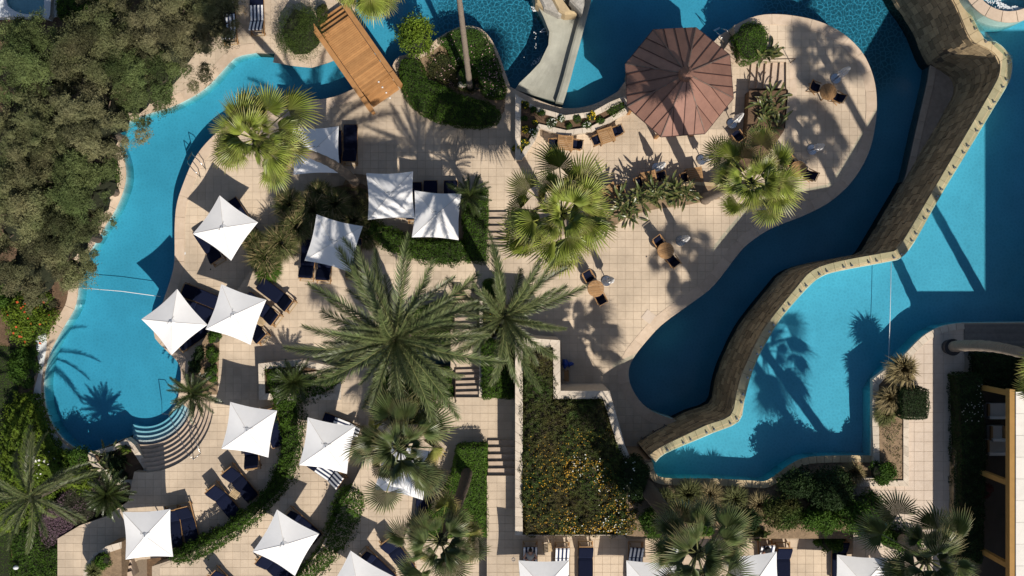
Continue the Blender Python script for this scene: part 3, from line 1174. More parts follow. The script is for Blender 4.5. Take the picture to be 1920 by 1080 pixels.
YUC = [strap_mesh(30 + i, m='cycad_leaf', L=random.uniform(.7, .9), w=.07, stalk=0.02, curl=random.uniform(.2, .6)) for i in range(4)]

def rosette(name, label, px, py, z, n, protos, scale=1.0, el=(75, -5), seed=0, cat='plant', group=None, spread=.12, h=0.0):
    r = random.Random(seed + 5)
    b = P(px, py, z + h)
    root = thing(name, label, cat, (b.x, b.y, z), group=group)
    if h > 0.15:
        mb = MB()
        mb.tube([(0, 0, 0), (0, 0, h)], [.16, .13], 8)
        mb.build('stem', M['bark_dark'], root)
    for i in range(n):
        u = (i + .5) / n
        e = el[0] + (el[1] - el[0]) * u + r.uniform(-8, 8)
        o = link('leaf' if protos[0] not in CYC + DATE + FAN + FAND else 'frond', r.choice(protos), root)
        off = Vector((r.uniform(-1, 1) * spread, r.uniform(-1, 1) * spread, h))
        o.matrix_local = Matrix.Translation(off) @ Matrix.Rotation(R(i * 137.5 + r.uniform(-15, 15)), 4, 'Z') @ Matrix.Rotation(R(-e + (40 if protos[0] in STRAP + YUC else 0)), 4, 'Y') \
            @ Matrix.Rotation(R(r.uniform(-25, 25)), 4, 'X') @ Matrix.Scale(scale * r.uniform(.8, 1.12), 4)
    return root

def grass(label, px, py, z, rad, h, n=900, m='grass_blade', seed=0, lean=(0, 0), group=None, w=.014, name='ornamental_grass', plumes=0):
    """tuft of thin arching blades"""
    r = np.random.default_rng(seed)
    c = P(px, py, z + h * .3)
    root = thing(name, label, 'grass', (c.x, c.y, z), group=group)
    def blades(n, L, wd, rad, tone_hi):
        a = r.uniform(0, 2 * PI, n)
        q = np.sqrt(r.uniform(0, 1, n)) * rad * .25
        out = r.uniform(.15, 1.0, n) * rad
        bx, by = np.cos(a) * q, np.sin(a) * q
        a2 = a + r.normal(0, .35, n)
        hx = h * r.uniform(.55, 1.05, n) * L
        mx = bx + np.cos(a2) * out * .45 + lean[0] * .4
        my = by + np.sin(a2) * out * .45 + lean[1] * .4
        tx = bx + np.cos(a2) * out + lean[0]
        ty = by + np.sin(a2) * out + lean[1]
        px_, py_ = -np.sin(a2) * wd, np.cos(a2) * wd
        zz = np.zeros(n)
        mz = hx * .85
        tz = hx * r.uniform(.55, 1.0, n)
        V = np.stack([np.stack([bx - px_, by - py_, zz], 1), np.stack([bx + px_, by + py_, zz], 1),
                      np.stack([mx + px_, my + py_, mz], 1), np.stack([mx - px_, my - py_, mz], 1), np.stack([tx, ty, tz], 1)], 1).reshape(-1, 3)
        F = []
        for i in range(n):
            b = i * 5
            F += [(b, b + 1, b + 2, b + 3), (b + 3, b + 2, b + 4)]
        me = bpy.data.meshes.new('blades')
        me.from_pydata(V.tolist(), [], F)
        t = me.attributes.new('tone', 'FLOAT', 'POINT')
        t.data.foreach_set('value', np.repeat(r.uniform(0, tone_hi, n), 5))
        return me
    me = blades(n, 1.0, w, rad, 1.0)
    me.materials.append(M[m])
    link('blades', me, root, kind='stuff')
    if plumes:
        me = blades(plumes, 1.25, w * 1.8, rad * 1.15, 1.0)
        me.materials.append(M['dry_grass_blade'])
        link('plumes', me, root, kind='stuff')
    return root

# ------------------------------------------------------------------ furniture
def make_parasol():
    t = thing('parasol', '', 'parasol')
    h = 1.07
    ze, zp = 2.26, 2.62
    V, F = [], []
    n = 12
    rings = 6
    # four sagging panels between the ribs that run to the corners
    corners = [(-h, -h), (h, -h), (h, h), (-h, h)]
    r = random.Random(3)
    for s in range(4):
        a, b = Vector(corners[s]), Vector(corners[(s + 1) % 4])
        base = len(V)
        for i in range(rings + 1):
            q = i / rings
            for j in range(n + 1):
                u = j / n
                inn = 1 - 0.062 * math.sin(PI * u) * q
                p = a.lerp(b, u) * q * inn
                z = zp + (ze - zp) * q - 0.045 * math.sin(PI * u) * q
                if q == 1:
                    z -= 0.0
                V.append((p.x, p.y, z))
        for i in range(rings):
            for j in range(n):
                k = base + i * (n + 1) + j
                F.append((k, k + n + 1, k + n + 2, k + 1))
    me = bpy.data.meshes.new('canopy')
    me.from_pydata(V, [], F)
    me.materials.append(M['canvas'])
    me.attributes.new('tone', 'FLOAT', 'POINT')
    bm = bmesh.new()
    bm.from_mesh(me)
    bmesh.ops.remove_doubles(bm, verts=bm.verts, dist=0.002)
    bmesh.ops.recalc_face_normals(bm, faces=bm.faces)
    bmesh.ops.solidify(bm, geom=bm.faces, thickness=0.008)
    bm.to_mesh(me)
    bm.free()
    can = link('canopy', me, t)
    cp = MB()
    q = .13
    vs = [(-q, -q, zp - .035), (q, -q, zp - .035), (q, q, zp - .035), (-q, q, zp - .035), (0, 0, zp + .06)]
    cp.add(vs, [(0, 1, 4), (1, 2, 4), (2, 3, 4), (3, 0, 4), (3, 2, 1, 0)])
    cp.build('vent_cap', M['canvas'], can)
    fi = MB()
    fi.tube([(0, 0, zp + .03), (0, 0, zp + .11)], [.018, .012], 6)
    fi.build('finial', M['darkmetal'], t)
    for s in (-1, 1):
        l = MB()
        pts = [(s * .10 + .12 * math.cos(a), .12 + .03 * math.sin(a * 2), zp - .02 - .02 * abs(math.cos(a))) for a in [i * .5 for i in range(8)]]
        l.tube(pts, .006, 4)
        l.build('cord', M['darkmetal'], t)
    for x, y in corners:
        sm = MB()
        sm.beam((x * .07, y * .07, zp - .012), (x * .985, y * .985, ze + .008), .012, .008)
        sm.build('seam', M['sofa'], can)
    pl = MB()
    pl.tube([(0, 0, .05), (0, 0, zp - .02)], .028, 8)
    pl.build('pole', M['woodf'], t)
    for x, y in corners:
        rb = MB()
        rb.beam((0, 0, zp - .04), (x * .985, y * .985, ze - .02), .02, .03)
        rb.build('rib', M['woodf'], t)
    bs = MB()
    bs.prism([(-.28, -.28), (.28, -.28), (.28, .28), (-.28, .28)], 0, .07)
    bs.tube([(0, 0, .06), (0, 0, .3)], .045, 8)
    bs.build('base', M['darkmetal'], t)
    return t

def make_lounger(kind='navy'):
    """head towards +Y, length 2.0"""
    t = thing('sun_lounger', '', 'sun lounger')
    W = .66
    for s in (-1, 1):
        rl = MB()
        rl.box((s * (W / 2 - .02), 0, .27), (.045, 1.98, .07))
        rl.build('side_rail', M['woodf'], t)
    for y in (-.97, -.55, .97):
        cr = MB()
        cr.box((0, y, .27), (W - .05, .04, .06))
        cr.build('cross_bar', M['woodl' if y > .9 else 'woodf'], t)
    for sx in (-1, 1):
        for y in (-.85, .85):
            lg = MB()
            lg.box((sx * (W / 2 - .035), y, .135), (.055, .06, .27))
            lg.build('leg', M['woodf'], t)
    sl = MB()
    for i in range(11):
        sl.box((0, -.88 + i * .11, .30), (W - .09, .07, .018))
    sl.build('slats', M['woodf'], t, kind='stuff')
    ang = R(40)
    hy, hz = .28, .33
    ln = .72
    ca, sa = math.cos(ang), math.sin(ang)
    bf = MB()
    for s in (-1, 1):
        bf.beam((s * (W / 2 - .06), hy, hz - .02), (s * (W / 2 - .06), hy + ca * ln, hz - .02 + sa * ln), .035, .03)
        bf.beam((s * (W / 2 - .09), hy + ca * .5, hz + sa * .5 - .02), (s * (W / 2 - .09), hy + .62, .29), .025, .025)
    bf.beam((-W / 2 + .02, hy + ca * (ln + .03), hz - .01 + sa * (ln + .03)), (W / 2 - .02, hy + ca * (ln + .03), hz - .01 + sa * (ln + .03)), .035, .04)
    bf.build('backrest_frame', M['woodf'], t)
    def cushion(a, b, th, name, m, w=.64):
        a, b = Vector(a), Vector(b)
        d = (b - a).normalized()
        up = Vector((0, -d.z, d.y))
        mb = MB()
        vs, fs = [], []
        n = 8
        for i in range(n + 1):
            p = a.lerp(b, i / n)
            e = .5 * w - (.02 if i in (0, n) else 0)
            tt = th * (.55 if i in (0, n) else 1)
            vs += [p + Vector((-e, 0, 0)) + up * .004, p + Vector((-e, 0, 0)) + up * tt * .7, p + Vector((-e * .85, 0, 0)) + up * tt,
                   p + Vector((e * .85, 0, 0)) + up * tt, p + Vector((e, 0, 0)) + up * tt * .7, p + Vector((e, 0, 0)) + up * .004]
        for i in range(n):
            for k in range(6):
                q, r_ = i * 6 + k, i * 6 + (k + 1) % 6
                fs.append((q, q + 6, r_ + 6, r_))
        fs.append(tuple(range(6)))
        fs.append(tuple(reversed(range(n * 6, n * 6 + 6))))
        mb.add(vs, fs)
        return mb.build(name, M[m], t, smooth=False)
    c1 = cushion((0, -.96, .315), (0, hy, .315), .075, 'mattress', 'navy')
    c2 = cushion((0, hy + .01, .33), (0, hy + ca * ln, .33 + sa * ln), .075, 'back_cushion', 'navy')
    if kind == 'striped':
        # towel laid over mattress and back cushion, in stripes lengthwise
        nst = 7
        w = .60 / nst
        d2 = Vector((0, ca, sa))
        u2 = Vector((0, -sa, ca))
        for i in range(nst):
            x = -.30 + (i + .5) * w
            mb = MB()
            y0 = -.45
            prof = [Vector((0, y0, .397)), Vector((0, -.1, .40)), Vector((0, hy - .04, .40)), Vector((0, hy + .03, .42))]
            for k in range(1, 6):
                prof.append(Vector((0, hy + .01, .33)) + d2 * ln * k / 5 + u2 * .083)
            prof.append(prof[-1] + d2 * .03 - u2 * .06)
            vs = []
            for p in prof:
                vs += [(x - w / 2, p.y, p.z), (x + w / 2, p.y, p.z)]
            mb.add(vs, [(2 * k, 2 * k + 1, 2 * k + 3, 2 * k + 2) for k in range(len(prof) - 1)])
            mb.build('towel_stripe', M['towelw'] if i % 2 == 0 else M['navypale'], c1)
    else:
        mb = MB()
        mb.tube([(-.31, hy + .005, .395), (.31, hy + .005, .395)], .008, 5)
        mb.build('cushion_seam', M['navypale'], c1)
    return t

def make_round_table():
    t = thing('round_table', '', 'table')
    r_ = .375
    n = 9
    for i in range(n):
        y0 = -r_ + 2 * r_ * i / n + .004
        y1 = -r_ + 2 * r_ * (i + 1) / n - .004
        pl = []
        m = 5
        for k in range(m + 1):
            y = y0 + (y1 - y0) * k / m
            pl.append((math.sqrt(max(0, r_ * r_ - y * y)), y))
        for k in range(m, -1, -1):
            y = y0 + (y1 - y0) * k / m
            pl.append((-math.sqrt(max(0, r_ * r_ - y * y)), y))
        mb = MB()
        mb.prism(pl, .71, .735)
        mb.build('top_slat', M['woodf'], t)
    rim = MB()
    for k in range(20):
        a, b = 2 * PI * k / 20, 2 * PI * (k + 1) / 20
        rim.beam((r_ * math.cos(a), r_ * math.sin(a), .70), (r_ * math.cos(b), r_ * math.sin(b), .70), .025, .05)
    rim.build('rim', M['woodf'], t)
    for k in range(4):
        a = PI / 4 + k * PI / 2
        mb = MB()
        mb.beam((.26 * math.cos(a), .26 * math.sin(a), .70), (.30 * math.cos(a), .30 * math.sin(a), .0), .045, .045)
        mb.build('leg', M['woodf'], t)
    return t

def make_square_table():
    t = thing('square_table', '', 'table')
    s = .36
    for i in range(8):
        mb = MB()
        mb.box((0, -s + .05 + i * (2 * s - .1) / 7, .725), (2 * s - .12, .075, .022))
        mb.build('top_slat', M['woodf'], t)
    for sx in (-1, 1):
        mb = MB()
        mb.box((sx * (s - .03), 0, .72), (.06, 2 * s, .03))
        mb.build('edge_board', M['woodf'], t)
        for sy in (-1, 1):
            lg = MB()
            lg.box((sx * (s - .04), sy * (s - .04), .35), (.05, .05, .70))
            lg.build('leg', M['woodf'], t)
    return t

def make_chair():
    """faces +X (seat), back at -X"""
    t = thing('folding_chair', '', 'chair')
    for i in range(5):
        mb = MB()
        mb.box((-.17 + i * .085, 0, .43), (.07, .40, .018))
        mb.build('seat_slat', M['woodf'], t)
    cu = MB()
    cu.prism([(-.20, -.19), (.20, -.19), (.22, -.1), (.22, .1), (.20, .19), (-.20, .19)], .445, .49)
    cu.build('seat_cushion', M['navy'], t)
    for s in (-1, 1):
        mb = MB()
        mb.beam((.22, s * .21, 0), (-.30, s * .21, .88), .03, .035)
        mb.build('leg', M['woodf'], t)
        mb = MB()
        mb.beam((-.24, s * .19, 0), (.18, s * .19, .44), .03, .035)
        mb.build('leg', M['woodf'], t)
        mb = MB()
        mb.box((-.02, s * .235, .64), (.42, .045, .022))
        mb.build('armrest', M['woodf'], t)
    for k, z in enumerate((.58, .68, .78, .87)):
        mb = MB()
        x = .22 - .52 * z / .88
        mb.box((x, 0, z), (.02, .40, .06))
        mb.build('back_slat', M['woodf'], t)
    bc = MB()
    bc.beam((-.06, 0, .52), (-.255, 0, .84), .36, .035)
    bc.build('back_cushion', M['navy'], t)
    return t

def make_closed_umbrella(seed=0):
    t = thing('closed_umbrella', '', 'umbrella')
    mb = MB()
    mb.tube([(0, 0, .04), (0, 0, 2.15)], .022, 7)
    mb.build('pole', M['pole'], t)
    bs = MB()
    bs.disc((0, 0, .03), .24, .06, 18)
    bs.build('base', M['metal'], t)
    V, F = [], []
    r = random.Random(seed)
    n = 24
    prof = [(.85, .13), (1.0, .15), (1.25, .13), (1.5, .115), (1.75, .095), (1.95, .07), (2.12, .045), (2.2, .012)]
    for z, rad in prof:
        for k in range(n):
            a = 2 * PI * k / n
            q = rad * (1.30 if k % 3 == 0 else .72) * r.uniform(.85, 1.15)
            V.append((math.cos(a) * q, math.sin(a) * q, z + (r.uniform(-.08, .05) if z < .9 else 0)))
    for i in range(len(prof) - 1):
        for k in range(n):
            a, b = i * n + k, i * n + (k + 1) % n
            F.append((a, b, b + n, a + n))
    mb = MB()
    mb.add(V, F)
    mb.build('folded_canopy', M['canvas'], t)
    st = MB()
    st.tube([(0, 0, 1.28), (0, 0, 1.33)], [.15, .15], 12)
    st.build('strap', M['towelw'], t)
    return t

def make_side_table():
    t = thing('side_table', '', 'side table')
    for i in range(6):
        mb = MB()
        mb.box((0, -.16 + i * .064, .40), (.40, .045, .016))
        mb.build('top_slat', M['woodl'], t)
    for sx in (-1, 1):
        mb = MB()
        mb.box((sx * .17, 0, .385), (.04, .38, .025))
        mb.build('rail', M['woodl'], t)
        for sy in (-1, 1):
            lg = MB()
            lg.box((sx * .17, sy * .16, .19), (.035, .035, .38))
            lg.build('leg', M['woodl'], t)
    return t

def person(label, loc, rz, joints, parts_, headpos, shirt=True, hat=False):
    """one continuous body grown over joints; joints: name -> (pos, radius, parent)"""
    t = thing('person', label, 'person', loc, rz)
    names = list(joints)
    V = [joints[k][0] for k in names]
    E = [(names.index(joints[k][2]), i) for i, k in enumerate(names) if joints[k][2]]
    me = bpy.data.meshes.new('body')
    me.from_pydata(V, E, [])
    o = link('body', me, t)
    me.materials.append(M['skin'])
    sk = o.modifiers.new('skin', 'SKIN')
    for i, k in enumerate(names):
        rr = joints[k][1]
        rr = rr if isinstance(rr, tuple) else (rr, rr)
        me.skin_vertices[0].data[i].radius = rr
        me.skin_vertices[0].data[i].use_root = (joints[k][2] is None)
    sk.use_smooth_shade = True
    ss = o.modifiers.new('sub', 'SUBSURF')
    ss.levels = 2
    ss.render_levels = 2
    for nm, mt, js, grow in parts_:
        sel = [k for k in names if k in js]
        V2 = [joints[k][0] for k in sel]
        E2 = [(sel.index(joints[k][2]), i) for i, k in enumerate(sel) if joints[k][2] in sel]
        m2 = bpy.data.meshes.new(nm)
        m2.from_pydata(V2, E2, [])
        q = link(nm, m2, t)
        m2.materials.append(M[mt])
        s2 = q.modifiers.new('skin', 'SKIN')
        for i, k in enumerate(sel):
            rr = joints[k][1]
            rr = rr if isinstance(rr, tuple) else (rr, rr)
            m2.skin_vertices[0].data[i].radius = (rr[0] + grow, rr[1] + grow)
            m2.skin_vertices[0].data[i].use_root = (joints[k][2] not in sel)
        s2.use_smooth_shade = True
        s3 = q.modifiers.new('sub', 'SUBSURF')
        s3.levels = 2
        s3.render_levels = 2
    hb = MB()
    hp = Vector(headpos)
    blob(hb, hp + Vector((0, .025, .02)), (.085, .09, .10), 14, 10, .02)
    hb.build('hair', M['hair'], t, smooth=True)
    if hat:
        h = MB()
        h.disc(hp + Vector((0, 0, .06)), .155, .012, 24)
        h.disc(hp + Vector((0, 0, .11)), .092, .10, 20)
        h.build('hat', M['black'], t)
    return t

def reclining_joints(arms='lap'):
    """lies on a lounger with the backrest raised; head towards +Y, hips near the hinge (y=.2)"""
    a = R(40)
    ca, sa = math.cos(a), math.sin(a)
    up = Vector((0, -sa, ca))
    def bk(s, x=0, off=.13):
        return tuple(Vector((x, .26 + ca * s, .38 + sa * s)) + up * off)
    J = {}
    J['pelvis'] = ((0, .20, .50), (.15, .11), None)
    J['waist'] = (bk(.16), (.135, .10), 'pelvis')
    J['chest'] = (bk(.36), (.165, .115), 'waist')
    J['shoulders'] = (bk(.49), (.12, .08), 'chest')
    J['neck'] = (bk(.57), .05, 'shoulders')
    J['head'] = (bk(.66, off=.15), (.075, .085), 'neck')
    J['crown'] = (bk(.77, off=.16), (.07, .075), 'head')
    J['nose'] = (tuple(Vector(bk(.66, off=.15)) + up * .095), .014, 'head')
    for s, n in ((-1, 'l'), (1, 'r')):
        J['sh' + n] = (bk(.47, s * .17), .06, 'shoulders')
        J['el' + n] = (tuple(Vector(bk(.24, s * .29)) + up * .05), .042, 'sh' + n)
        J['wr' + n] = ((s * .07, .24, .66), .026, 'el' + n)
        J['ha' + n] = ((s * .03, .17, .66), (.036, .018), 'wr' + n)
        for f in range(4):
            J['f%d%s' % (f, n)] = ((s * .03 + (f - 1.5) * .021, .105 - .008 * (f in (1, 2)), .65), .0088, 'ha' + n)
            J['g%d%s' % (f, n)] = ((s * .03 + (f - 1.5) * .021, .075 - .008 * (f in (1, 2)), .63), .0075, 'f%d%s' % (f, n))
        J['th' + n] = ((s * .03 - s * .05, .15, .665), .010, 'ha' + n)
        J['hip' + n] = ((s * .10, .08, .49), .095, 'pelvis')
        J['kn' + n] = ((s * .13, -.32, .54), .062, 'hip' + n)
        J['ca' + n] = ((s * .13, -.50, .49), .055, 'kn' + n)
        J['an' + n] = ((s * .13, -.74, .45), .036, 'ca' + n)
        J['ft' + n] = ((s * .14, -.80, .50), (.04, .03), 'an' + n)
        J['to' + n] = ((s * .15, -.83, .60), (.036, .018), 'ft' + n)
    return J

# ================================================================== THE SETTING
G, W0 = -0.90, -1.05          # lower deck level, lower water level
ground = struct('ground', MB().prism([(-160, -160), (160, -160), (160, 160), (-160, 160)], -3.4, -2.6), M['soil'])

# ---- outlines (photo pixels at the height named beside them)
LP_WEST = smooth([(480, 98), (445, 105), (425, 122), (400, 150), (370, 175), (320, 200), (282, 211), (240, 228), (224, 248), (224, 275), (234, 307), (234, 345),
                  (217, 390), (200, 417), (178, 455), (156, 490), (147, 515), (145, 552), (138, 580), (120, 610), (98, 650), (86, 685),
                  (81, 725), (86, 768), (102, 805), (128, 833), (160, 851)], 3)
LP_TAIL = [(175, 847), (212, 832), (235, 822)]
LP_EAST = smooth([(665, 167), (630, 182), (592, 189), (562, 191), (520, 198), (470, 214), (420, 240), (385, 272), (362, 305), (345, 345), (333, 382), (329, 425), (329, 482),
                  (325, 510), (316, 540), (300, 585), (290, 615), (292, 634), (307, 650), (322, 665), (336, 680), (341, 697), (340, 720), (334, 752)], 3)
NB_EDGE = [(660, -60), (648, 20), (636, 62), (622, 98), (582, 110), (555, 107), (515, 100)]
ROUND = smooth([(1375, 50), (1406, 35), (1440, 28), (1490, 31), (1540, 43), (1580, 64), (1614, 97), (1634, 137), (1642, 178), (1641, 225), (1632, 272), (1615, 312),
                (1588, 349), (1550, 381), (1502, 405), (1460, 421), (1428, 437), (1392, 465), (1363, 502), (1333, 539), (1292, 570), (1240, 608), (1206, 645),
                (1185, 673), (1177, 698), (1182, 725), (1200, 754), (1226, 774), (1262, 787)], 3)
ISLE = smooth([(737, 125), (748, 108), (790, 96), (832, 66), (870, 50), (903, 56), (928, 88), (944, 130), (955, 162)], 3)
ARC = smooth([(955, 162), (1005, 186), (1060, 203), (1112, 196), (1158, 172)], 4)

# ---- garden and decks round the long pool (level G)
west = LP_WEST + LP_TAIL
garden = slab('garden_ground', NB_EDGE + west + [(250, 835), (285, 890), (200, 965), (110, 1010), (110, 1140), (-80, 1140), (-80, -60)], G, M['soil'])
lower_deck = slab('lower_deck', [(665, 167)] + LP_EAST[1:] + [(400, 800), (520, 640), (720, 520), (900, 500), (1000, 480), (1200, 420), (1400, 400), (1460, 300),
                  (1470, 120), (1375, 50), (1350, 66), (1335, 82), (1260, 84), (1175, 148)] + ARC[::-1] + ISLE[::-1][1:] + [(720, 150), (700, 180)], G, M['grout'])
north_deck = struct('north_deck', MB().prism(pts2(NB_EDGE + LP_WEST[:18] + [(300, 150), (330, 100), (420, 60), (430, -60)], G + .005), G - .2, G + .005), M['grout'])
tiles(north_deck, NB_EDGE + LP_WEST[:18] + [(300, 205), (296, 150), (330, 90), (430, 62), (440, -60)], G + .005, focus=(400, 110), limit=190, off=(.1, .05))
tiles(lower_deck, [(665, 167)] + LP_EAST[1:] + [(400, 760), (395, 620), (470, 520), (560, 410), (700, 440), (860, 460), (1000, 470), (1150, 410), (1220, 380), (1340, 360), (1410, 310),
                   (1410, 120), (1375, 50), (1350, 66), (1335, 82), (1260, 84), (1175, 148)] + ARC[::-1] + ISLE[::-1][1:] + [(720, 150), (700, 180)], G,
      focus=(800, 290), limit=300, holes=[[(560, 420), (690, 350), (690, 440)], [(1190, 110), (1370, 110), (1370, 240), (1190, 240)]], off=(.0, .08))
for (nm, ed, side, lm) in (('west_pool_coping', LP_WEST, -1, 0), ('east_pool_coping', LP_EAST, 1, 0), ('north_bank_coping', NB_EDGE, 1, 0)):
    rt = struct(nm, MB().prism([(0, 0), (.01, 0), (0, .01)], -2.58, -2.57), M['coping'])
    band(rt, ed, G, .44, side, step=1.05, h=.032)
rt = struct('island_coping', MB().prism([(0, 0), (.01, 0), (0, .01)], -2.58, -2.57), M['coping'])
band(rt, ISLE, G, .30, -1, step=.8, h=.06)

def liner(name, px, z, z0, z1, side, m=None, th=.03):
    fine = [p for p in pts2(px, z)]
    ns = normals2(fine, -side)
    mb = MB()
    for i in range(len(fine) - 1):
        a, b = fine[i], fine[i + 1]
        mb.prism([a + ns[i] * .003, b + ns[i + 1] * .003, b + ns[i + 1] * th, a + ns[i] * th], z0, z1, tone=random.random())
    return struct(name, mb, m or M['pooltile'])
liner('pool_side', LP_WEST, G, -2.4, G - .02, -1)
liner('pool_side', LP_EAST, G, -2.4, G - .02, 1)
liner('pool_side', [(160, 851)] + LP_TAIL, G, -2.4, G - .02, -1)
liner('pool_side', ISLE, G, -2.4, G - .02, -1)
liner('pool_side', ROUND, 0, -2.4, -.03, -1, M['pooltile'])
# shallow shelf along the west side
mb = MB()
sh_ = pts2(LP_WEST[24:], -1.6)
ns = normals2(sh_, 1)
for i in range(len(sh_) - 1):
    mb.prism([sh_[i], sh_[i + 1], sh_[i + 1] + ns[i + 1] * .26, sh_[i] + ns[i] * .26], -2.5, -1.50)
struct('pool_ledge', mb, M['poolfloor_up'])
# floor and water of the lower pools
struct('pool_floor', MB().prism(pts2([(40, -80), (1860, -80), (1860, 900), (40, 900)], -1.95), -2.6, -1.95), M['poolfloor'])
SPOTS = []  # areas where the stronger painted caustic web shows
for (px, py, r0, r1) in ((1580, 30, 2.6, 4.2), (1490, 10, 1.0, 2.4), (1630, 120, .8, 2.0), (925, 50, 2.2, 3.4), (960, 110, .4, 1.6), (850, 25, .3, 1.6)):
    q = P(px, py, W0)
    SPOTS.append((q.x, q.y, r0, r1))
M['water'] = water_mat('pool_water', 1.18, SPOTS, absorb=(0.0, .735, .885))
struct('pool_water', MB().prism(pts2([(60, -70), (1800, -70), (1800, 880), (60, 880)], W0), -2.1, W0), M['water'])

# ---- main terrace (level 0)
ARC_R = []
for i in range(17):
    a = R(-98 + i * 92 / 16)
    ARC_R.append((270 + 131 * math.cos(a), 755 - 131 * math.sin(a)))
NORTH0 = [(390, 745), (385, 700), (390, 620), (465, 515), (500, 455), (560, 405), (620, 415), (660, 430), (700, 440), (780, 465), (865, 460), (910, 463), (952, 463), (958, 430), (1060, 425), (1100, 415),
          (1150, 395), (1220, 368), (1290, 350), (1340, 350), (1400, 318), (1440, 285), (1472, 240), (1478, 170), (1474, 165), (1474, 116), (1388, 112)]
SOUTH0 = [(1290, 795), (1262, 838), (1199, 880), (1150, 800), (1000, 760), (965, 640), (900, 618), (845, 618), (700, 640), (640, 660), (560, 700), (560, 820), (530, 910), (440, 990), (345, 1040), (260, 1050), (240, 1060), (240, 1140), (108, 1140),
          (108, 1010), (150, 985), (200, 968), (240, 940)]
terrace = slab('main_terrace', ROUND + SOUTH0 + ARC_R + NORTH0, 0, M['grout'])
tiles(terrace, ROUND + SOUTH0 + ARC_R + NORTH0, 0, focus=(1330, 440), limit=300, off=(.06, .03),
      holes=[[(985, 650), (1045, 640), (1045, 745), (1140, 745), (1180, 880), (985, 860)]])
rt = struct('river_coping', MB().prism([(0, 0), (.01, 0), (0, .01)], -2.58, -2.57), M['coping'])
band(rt, ROUND, 0, .46, -1, step=.95, h=.026)
rt = struct('terrace_edging', MB().prism([(0, 0), (.01, 0), (0, .01)], -2.58, -2.57), M['coping'])
band(rt, [(1478, 245), (1482, 170), (1480, 116)], 0, .3, -1, step=.6, h=.02)

# ---- curved steps into the long pool
steps = struct('pool_steps', MB().prism(pts2([(262, 800), (320, 770), (300, 800)], -2.2), -2.5, -2.2), M['stair'])
NST = 10
for k in range(NST):
    z = -0.15 * (k + 1)
    f0, f1 = k / NST, (k + 1) / NST
    c0 = (270 + 3 * f0, 755 - 19 * f0)
    c1 = (270 + 3 * f1, 755 - 19 * f1)
    r0, r1 = 130 - 66 * f0, 130 - 66 * f1
    k0, k1 = (HCAM - z) / HCAM, 1
    a = []
    b = []
    for i in range(33):
        an = R((-88 - 26 * f0) + i * (94 + 26 * f0) / 32)
        a.append((c0[0] + (r0 + .8) * math.cos(an), c0[1] - (r0 + .8) * math.sin(an)))
        b.append((c1[0] + r1 * math.cos(an), c1[1] - r1 * math.sin(an)))
    MB().prism(pts2(a, z) + pts2(b, z)[::-1], -2.5, z).build('step', M['stair'] if z > -1 else M['poolfloor'], steps, world=True)

# ---- terraces that climb towards the south
T2 = slab('second_terrace', [(640, 690), (565, 700), (556, 760), (560, 830), (530, 915), (450, 992), (345, 1042), (285, 1062), (285, 1140), (1000, 1140), (1000, 640), (965, 620), (903, 640), (903, 617), (845, 617), (845, 690), (700, 690)], .9, M['grout'])
tiles(T2, [(700, 690), (565, 700), (556, 760), (560, 830), (530, 915), (450, 992), (345, 1042), (300, 1062), (300, 1140), (700, 1140), (700, 760), (845, 745), (905, 745), (905, 617), (845, 617), (845, 690)], .9, focus=(600, 930), limit=230, off=(.1, .1), size=.36)
T3 = slab('third_terrace', [(845, 745), (700, 770), (690, 850), (650, 930), (600, 1030), (545, 1100), (545, 1140), (1000, 1140), (1000, 745)], 1.8, M['grout'])
tiles(T3, [(845, 745), (700, 770), (690, 850), (650, 930), (600, 1030), (545, 1100), (545, 1140), (915, 1140), (915, 892), (975, 892), (975, 745)], 1.8, focus=(740, 1010), limit=230, off=(.0, .1), size=.36,
      holes=[[(858, 835), (912, 835), (912, 1010), (850, 1010)]])
TP = slab('upper_walk', [(913, 892), (982, 892), (982, 1003), (1660, 1003), (1660, 1140), (913, 1140)], 2.7, M['grout'])
tiles(TP, [(913, 892), (982, 892), (982, 1003), (1660, 1003), (1660, 1140), (913, 1140)], 2.7, focus=(1130, 1040), limit=300, off=(.05, .0), size=.36, m=M['tile'])
SP_SOUTH = smooth([(1222, 866), (1226, 884), (1245, 897), (1335, 898), (1410, 902), (1440, 901), (1482, 871), (1515, 858), (1575, 855), (1634, 855)], 3)
SP_EAST = [(1634, 855), (1635, 810), (1635, 735)] + smooth([(1635, 735), (1650, 710), (1667, 691), (1690, 672), (1711, 650), (1735, 628), (1768, 612), (1807, 606)], 3)[1:] + [(1980, 604), (2250, 604)]
UB = slab('south_bed', SP_SOUTH + [(1650, 870), (1650, 1010), (1175, 1010), (1175, 860), (1222, 862)], 3.85, M['drysoil'])
UP = slab('garden_walk', SP_EAST + [(2250, 1160), (1640, 1160), (1640, 1003), (1650, 1003), (1650, 855)], 4.05, M['grout'])
UPT = [(1770, 615), (1808, 608), (1808, 700), (1805, 1010), (1805, 1100), (1600, 1100), (1600, 905), (1700, 905), (1700, 730), (1680, 720), (1700, 680), (1730, 645)]
tiles(UP, UPT, 4.05, focus=(1740, 850), limit=300, off=(.1, .1), size=.42, m=M['tile_cream'])
tiles(UB, [(1612, 912), (1650, 912), (1650, 1003), (1640, 1003), (1612, 960)], 3.86, focus=(1740, 850), limit=300, size=.42, m=M['tile_cream'])
for (nm, ed, z, wd_, st) in (('south_pool_coping', SP_SOUTH, 3.86, .27, .34), ('east_pool_edge', SP_EAST[:-2], 4.05, .26, .36)):
    rt = struct(nm, MB().prism([(0, 0), (.01, 0), (0, .01)], -2.58, -2.57), M['whitestone'])
    band(rt, ed, z, wd_, -1, step=st, h=.05, m=M['cap'] if z < 4 else M['whitestone'], sub=2)

